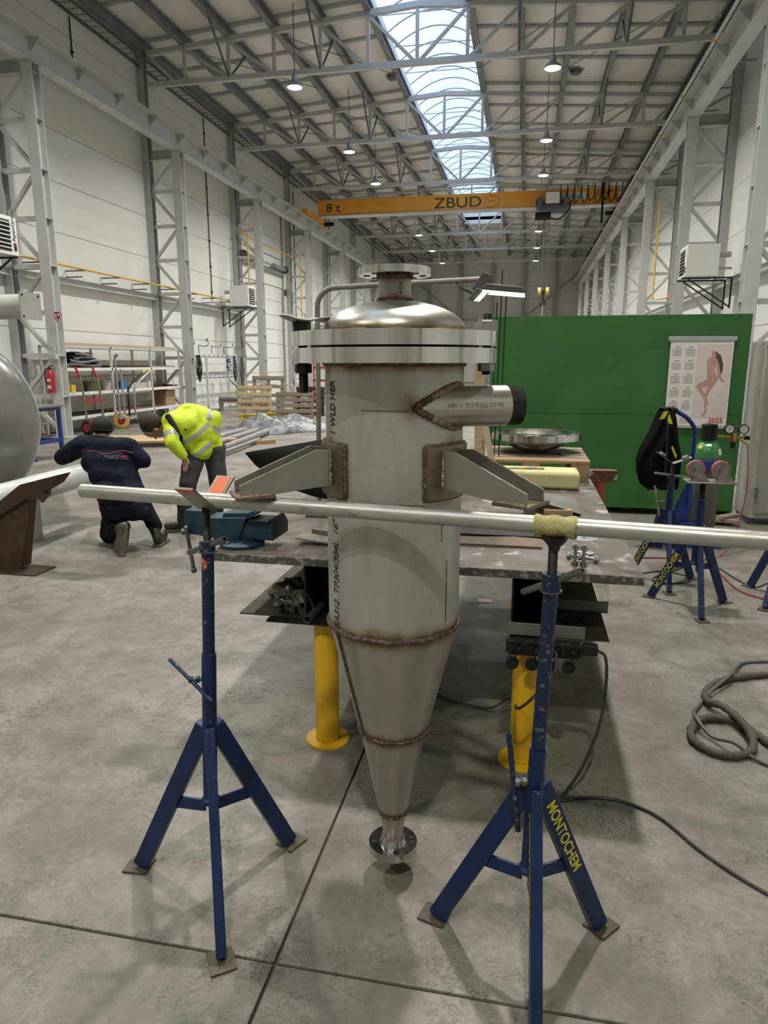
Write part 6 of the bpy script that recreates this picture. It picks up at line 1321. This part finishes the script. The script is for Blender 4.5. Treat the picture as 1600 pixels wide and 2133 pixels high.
def head_prims(c, fwd, up, s=1.0):
    c = Vector(c); f = Vector(fwd).normalized(); u = (Vector(up)-f*Vector(up).dot(f)).normalized(); sd = f.cross(u); P = []
    P += [('head', c+u*.035-f*.018, .083*s, c+u*.03+f*.022, .080*s), ('head', c-u*.03+f*.028, .066*s, c-u*.075+f*.055, .040*s), ('head', c+f*.085*s-u*.005, .012, c+f*.105*s-u*.03, .013), ('head', c+f*.06+u*.03, .045, c+f*.062-u*.045, .035)]
    for k in (-1, 1): P += [('head', c+sd*k*.077*s+u*.015-f*.008, .016, c+sd*k*.080*s-u*.022-f*.002, .012), ('head', c+sd*k*.03+f*.075-u*.012, .018, c+sd*k*.034+f*.07-u*.03, .022)]
    return P, u, f, sd
def face(c, f, u, sd, par):
    mat('eye_white', (.7, .68, .65), .3) if 'eye_white' not in MAT else None; mat('lip', (.36, .13, .11), .5) if 'lip' not in MAT else None
    for k in (-1, 1): MB().ball(c+sd*k*.031+f*.090+u*.008, .0105, 10, 6).build('eye', 'eye_white', par); MB().ball(c+sd*k*.031+f*.0985+u*.008, .0045, 8, 5).build('pupil', 'hair_dark', par); MB().tube(c+sd*k*.018+f*.100+u*.027, c+sd*k*.046+f*.088+u*.028, .0045, 6).build('eyebrow', 'hair_dark', par)
    MB().tube(c-sd*.022+f*.096-u*.062, c+sd*.022+f*.096-u*.062, .006, 8).build('lips', 'lip', par)
def boot(heel, toe, sole_n, par, mt, ankle, side=None):
    heel = Vector(heel); toe = Vector(toe); n = Vector(sole_n).normalized(); d = (toe-heel).normalized(); sd = d.cross(n); P = []
    a = heel-n*.055; b = toe-n*.050
    P = [('b', a+d*.03, .044, a+d*.12, .042), ('b', a+d*.12, .044, b-d*.05, .041), ('b', a+d*.035-n*.02, .042, Vector(ankle), .052)]
    o = blob('boot', P, [mt], par, .010, 4)
    L = (toe-heel).length; out = [(-.0, .030), (.025, .046), (.10, .043), (.17, .054), (.23, .056), (L-.03, .046), (L, .022)]
    poly = [(x, y) for x, y in out]+[(x, -y) for x, y in out[::-1]]
    sol = MB().prism(poly, heel-n*.006, d, sd, .022).build('sole', 'sole_grey', o)
    for i in range(9):
        x = .022+i*(L-.04)/8.2
        if .095 < x < .145: continue
        for k in (-1, 0, 1): MB().box(heel+d*x+sd*(k*.030)+n*.007, (.022, .026, .006), Matrix((d, sd, n)).transposed()).build('tread', 'sole_grey', sol)
    return o
# ---- kneeling man in the navy jacket, seen from behind
def K(x, y, Y): return py(x, y, Y)
km = thing('person', 'person in dark navy work jacket and black cap kneeling beside the tank', 'person', (-3.5, 5.5, 0))
hipL, hipR = K(232, 1042, 5.62), K(283, 1045, 5.66); chest = K(222, 955, 5.78); neck = K(214, 912, 5.86); hd_c = K(213, 893, 5.90)
shL, shR = K(172, 928, 5.80), K(266, 932, 5.82); elL, elR = K(130, 952, 5.86), K(297, 960, 5.84); haL, haR = elL+V(-.12, .20, -.02), elR+V(-.16, .20, -.04)
kneeL = K(226, 1100, 5.86); kneeL.z = .075; ankL = K(250, 1098, 5.50); ankL.z = .235
kneeR = K(292, 1072, 6.05); kneeR.z = .40; ankR = K(322, 1100, 5.83); ankR.z = .16
fw = V(-.30, .95, -.10)
hp_, hu, hf, hs_ = head_prims(hd_c, fw, (.06, .05, 1))
body = [('t', hipL, .08, hipR, .08), ('t', (hipL+hipR)/2, .08, chest, .075), ('t', shL, .045, shR, .045), ('t', chest, .06, neck, .05), ('t', neck, .058, hd_c-hu*.05, .055),
        ('a', shL, .050, elL, .040), ('a', elL, .040, haL, .028), ('a', shR, .050, elR, .040), ('a', elR, .040, haR, .028), ('l', hipL, .085, kneeL, .055), ('l', kneeL, .05, ankL, .038), ('l', hipR, .085, kneeR, .055), ('l', kneeR, .05, ankR, .038)]
body += hp_ + hand(haL, haL-elL, (0, 0, 1), curl=.8) + hand(haR, haR-elR, (0, 0, 1), curl=.8)
kb = blob('body', body, ['skin'], km, .008, 4); face(hd_c, hf, hu, hs_, kb)
hem = K(262, 1056, 5.62)
jp = [('torso', K(190, 940, 5.80), .105, K(254, 942, 5.82), .105), ('torso', K(199, 962, 5.77), .13, K(254, 964, 5.78), .13), ('torso', K(216, 990, 5.72), .13, K(258, 995, 5.73), .13), ('torso', K(228, 1025, 5.66), .13, K(274, 1030, 5.68), .13), ('torso', K(236, 1055, 5.63), .125, K(288, 1055, 5.66), .125), ('torso', K(204, 960, 5.78), .125, K(236, 1040, 5.66), .125), ('torso', K(250, 962, 5.78), .125, K(280, 1045, 5.68), .125), ('torso', K(226, 960, 5.78), .13, K(256, 1045, 5.66), .13),
      ('torso', K(250, 1070, 5.60), .075, K(300, 1068, 5.63), .075), ('collar', K(210, 918, 5.86), .066, K(216, 922, 5.84), .075), ('torso', shL, .095, shR, .095), ('armL', shL, .10, elL, .078), ('foreL', elL, .074, haL-(haL-elL)*.12, .050), ('armR', shR, .10, elR, .076), ('foreR', elR, .072, haR-(haR-elR)*.12, .050)]
def kz(tg, t, c):
    if tg in ('foreL', 'foreR') and .06 < t < .24: return 1
    return 0
kj = blob('jacket', jp, ['navy', 'reflective'], km, .012, 5, kz, .010, 13)
tp = [('l', hipL, .115, K(236, 1075, 5.74), .10), ('l', K(236, 1075, 5.74), .10, kneeL, .085), ('l', kneeL, .082, ankL-(ankL-kneeL)*.18, .066), ('l', hipR, .115, kneeR, .088), ('l', kneeR, .086, ankR+V(-.005, .02, .03), .068), ('l', hipL, .12, hipR, .12)]
blob('trousers', tp, ['navy_dark'], km, .012, 5, None, .008, 16)
# kneeling boot stands on its toe, sole turned back; the other stands flat
sn = V(.10, -.98, .05).normalized(); bt0 = K(255, 1091, 5.42); bt1 = K(250, 1159, 5.405); boot(bt0, bt1, sn, km, 'boot_black', ankL)
f0 = pz(327, 1138, .012); boot(f0+V(.0, .0, 0), f0+V(-.06, .27, 0), (0, 0, -1), km, 'boot_black', ankR)
cp_ = MB().ball(hd_c+hu*.028-hf*.004, .103, 24, 14, (1, 1.12, .92), Matrix((hs_, hf, hu)).transposed()).build('cap', 'cap_black', km)
MB().grid(lambda u, v: hd_c+hf*(.09+.075*v*sin(pi*u)**.5)+hs_*((u-.5)*.15)+hu*(.045-.02*v), 10, 4).build('cap_peak', 'cap_black', cp_, solid=.004); MB().sweep([hd_c+hu*(-.012)-hf*(.113*cos(a))+hs_*(.105*sin(a)) for a in [radians(-70+140*i/14) for i in range(15)]], .009, 6).build('cap_band', 'black', cp_)
MB().sweep([hd_c+hu*(.085*cos(a)+.02)+hs_*(.106*sin(a))-hf*.03 for a in [radians(-100+200*i/20) for i in range(21)]], .004, 6).build('ear_strap', 'sole_grey', km)
from mathutils.bvhtree import BVHTree
def tree(o):
    off = OFF.get(o.name) or V(0, 0, 0); me = o.data; return BVHTree.FromPolygons([v.co+off for v in me.vertices], [tuple(p.vertices) for p in me.polygons])
def project(tr, x, y, lift=.003):
    d = ray(x, y).normalized(); h = tr.ray_cast(_o, d); return (h[0]-d*lift) if h[0] is not None else None
kt = tree(kj)
ln = [project(kt, 172+106*i/40, 942-3*sin(i*.25), .004) for i in range(41)]; ln = [p for p in ln if p]
MB().sweep(ln, .0035, 6).build('piping', 'piping_red', kj)
def print_on(tr, words, x0, y0, w_, h_, mt, name, par):
    """lettering laid on the cloth: each letter vertex dropped onto the surface"""
    def fn(u, v): p = project(tr, x0+u*w_, y0-v*h_, .004); return p if p else py(x0+u*w_, y0-v*h_, 5.6)
    return text_mesh(name, words, 1.0, mt, par, None, None, None, fn=fn)
print_on(kt, 'MONTO', 217, 953.5, 7.6, 7.0, 'logo_blue', 'lettering', kj); print_on(kt, 'CHEM', 244.5, 953.5, 7.6, 7.0, 'logo_red', 'lettering', kj)
for x0, x1 in ((227, 231), (232, 236), (237, 241), (242, 246), (252, 255), (258, 260), (262, 264), (265, 266.5)):
    q = [p for p in (project(kt, x0, 955.8, .004), project(kt, x1, 955.5, .004)) if p]
    if len(q) == 2: MB().sweep(q, .0022, 5).build('small_print', 'reflective', kj)
MB().sweep([p for p in [project(kt, 212-6*cos(a), 951-5*sin(a), .004) for a in [radians(-30+240*i/12) for i in range(13)]] if p], .0015, 5).build('emblem', 'logo_blue', kj)

# ---- bending man in the hi-vis jacket
bm_ = thing('person', 'person in yellow hi-vis jacket bending forward with a hand on the knee', 'person', (-3.2, 6.45, 0))
hL, hR = K(408, 938, 6.42), K(446, 936, 6.58); kL, kR = K(392, 1005, 6.28), K(455, 1012, 6.52); aL, aR = K(383, 1085, 6.36), K(450, 1075, 6.62); aL.z = .12; aR.z = .12
wst = K(425, 912, 6.47); sh1, sh2 = K(356, 880, 6.25), K(402, 862, 6.50); nk = K(352, 877, 6.32); hc = K(322, 889, 6.24)
e1, w1 = K(358, 922, 6.12), K(383, 950, 6.17); e2, w2 = K(446, 872, 6.56), K(444, 918, 6.50)
hp2_, hu2, hf2, hs2 = head_prims(hc, (-.30, .12, -.94), (-.80, -.58, .16), 1.12)
body = [('t', hL, .08, hR, .08), ('t', (hL+hR)/2, .08, wst, .07), ('t', wst, .07, (sh1+sh2)/2, .06), ('t', sh1, .045, sh2, .045), ('t', (sh1+sh2)/2, .05, nk, .055), ('t', nk, .056, hc-hu2*.045, .055), ('a', sh1, .048, e1, .040), ('a', e1, .038, w1, .028), ('a', sh2, .048, e2, .040), ('a', e2, .038, w2, .028), ('l', hL, .09, kL, .058), ('l', kL, .055, aL, .040), ('l', hR, .09, kR, .058), ('l', kR, .055, aR, .040)]
body += hp2_ + hand(w1, V(.12, .05, -.99), (0.3, 1, 0), curl=.35) + hand(w2, V(-.5, .3, -.8), (1, 0, 0), curl=.7)
bb = blob('body', body, ['skin'], bm_, .008, 4); face(hc, hf2, hu2, hs2, bb)
jp = [('torso', K(412, 930, 6.40), .112, K(444, 926, 6.58), .112), ('torso', K(402, 905, 6.36), .125, K(432, 893, 6.58), .125), ('torso', K(385, 885, 6.30), .125, K(415, 868, 6.56), .12), ('torso', sh1, .10, sh2, .105), ('torso', K(412, 930, 6.40), .112, sh1, .10), ('torso', K(444, 926, 6.58), .112, sh2, .105), ('torso', K(395, 870, 6.42), .12, K(425, 905, 6.5), .13), ('torso', K(372, 866, 6.36), .075, K(392, 856, 6.42), .085), ('hem', K(412, 940, 6.38), .10, K(445, 938, 6.58), .10),
      ('arm1', sh1, .082, e1, .068), ('fore1', e1, .068, w1-(w1-e1)*.08, .052), ('arm2', sh2, .092, e2, .080), ('fore2', e2, .080, w2, .058)]
tdir = (((sh1+sh2)/2)-((hL+hR)/2)).normalized(); t0 = ((hL+hR)/2)
def bz(tg, t, c):
    s_ = (c-t0).dot(tdir)
    if tg in ('torso', 'hem') and (.02 < s_ < .065): return 1
    if tg == 'torso' and (.185 < s_ < .23): return 1
    if tg == 'arm2' and .72 < t < .93: return 1
    if tg == 'fore2' and .40 < t < .66: return 1
    if tg == 'arm1' and .55 < t < .78: return 1
    return 0
bj = blob('jacket', jp, ['hivis_jacket', 'reflective'], bm_, .012, 5, bz, .012, 12)
blob('trousers', [('l', hL, .115, kL, .085), ('l', kL, .085, aL+V(0, 0, .03), .070), ('l', hR, .115, kR, .088), ('l', kR, .088, aR+V(0, 0, .03), .070), ('l', hL, .12, hR, .12)], ['trouser_grey'], bm_, .012, 5, None, .010, 14)
f1 = pz(383, 1104, .012); boot(f1+V(.05, .03, 0), f1+V(-.19, -.08, 0), (0, 0, -1), bm_, 'boot_brown', aL); f2 = pz(448, 1092, .012); boot(f2+V(.05, .03, 0), f2+V(-.2, -.07, 0), (0, 0, -1), bm_, 'boot_brown', aR)
MB().ball(hc+hu2*.046-hf2*.030, .103, 24, 14, (1, 1.08, 1.0), Matrix((hs2, hf2, hu2)).transposed()).build('hair', 'hair_dark', bm_)
bt = tree(bj)
sp_ = [q for q in [project(bt, x, y, -.012) for x, y in ((350, 868), (357, 878), (364, 888), (370, 898), (375, 908), (379, 918), (381, 926))] if q]
shirt = blob('shirt', [('s', nk+V(.03, -.02, 0), .075, nk+V(-.02, -.03, -.01), .070)]+[('s', sp_[i], .034-.003*i, sp_[i+1], .031-.003*i) for i in range(len(sp_)-1)], ['cap_black'], bm_, .010, 3)
for x, y in ((386, 895), (379, 911)):
    p = project(bt, x, y, .002)
    if p: MB().ball(p, .010, 10, 6).build('snap_button', 'black', bj)
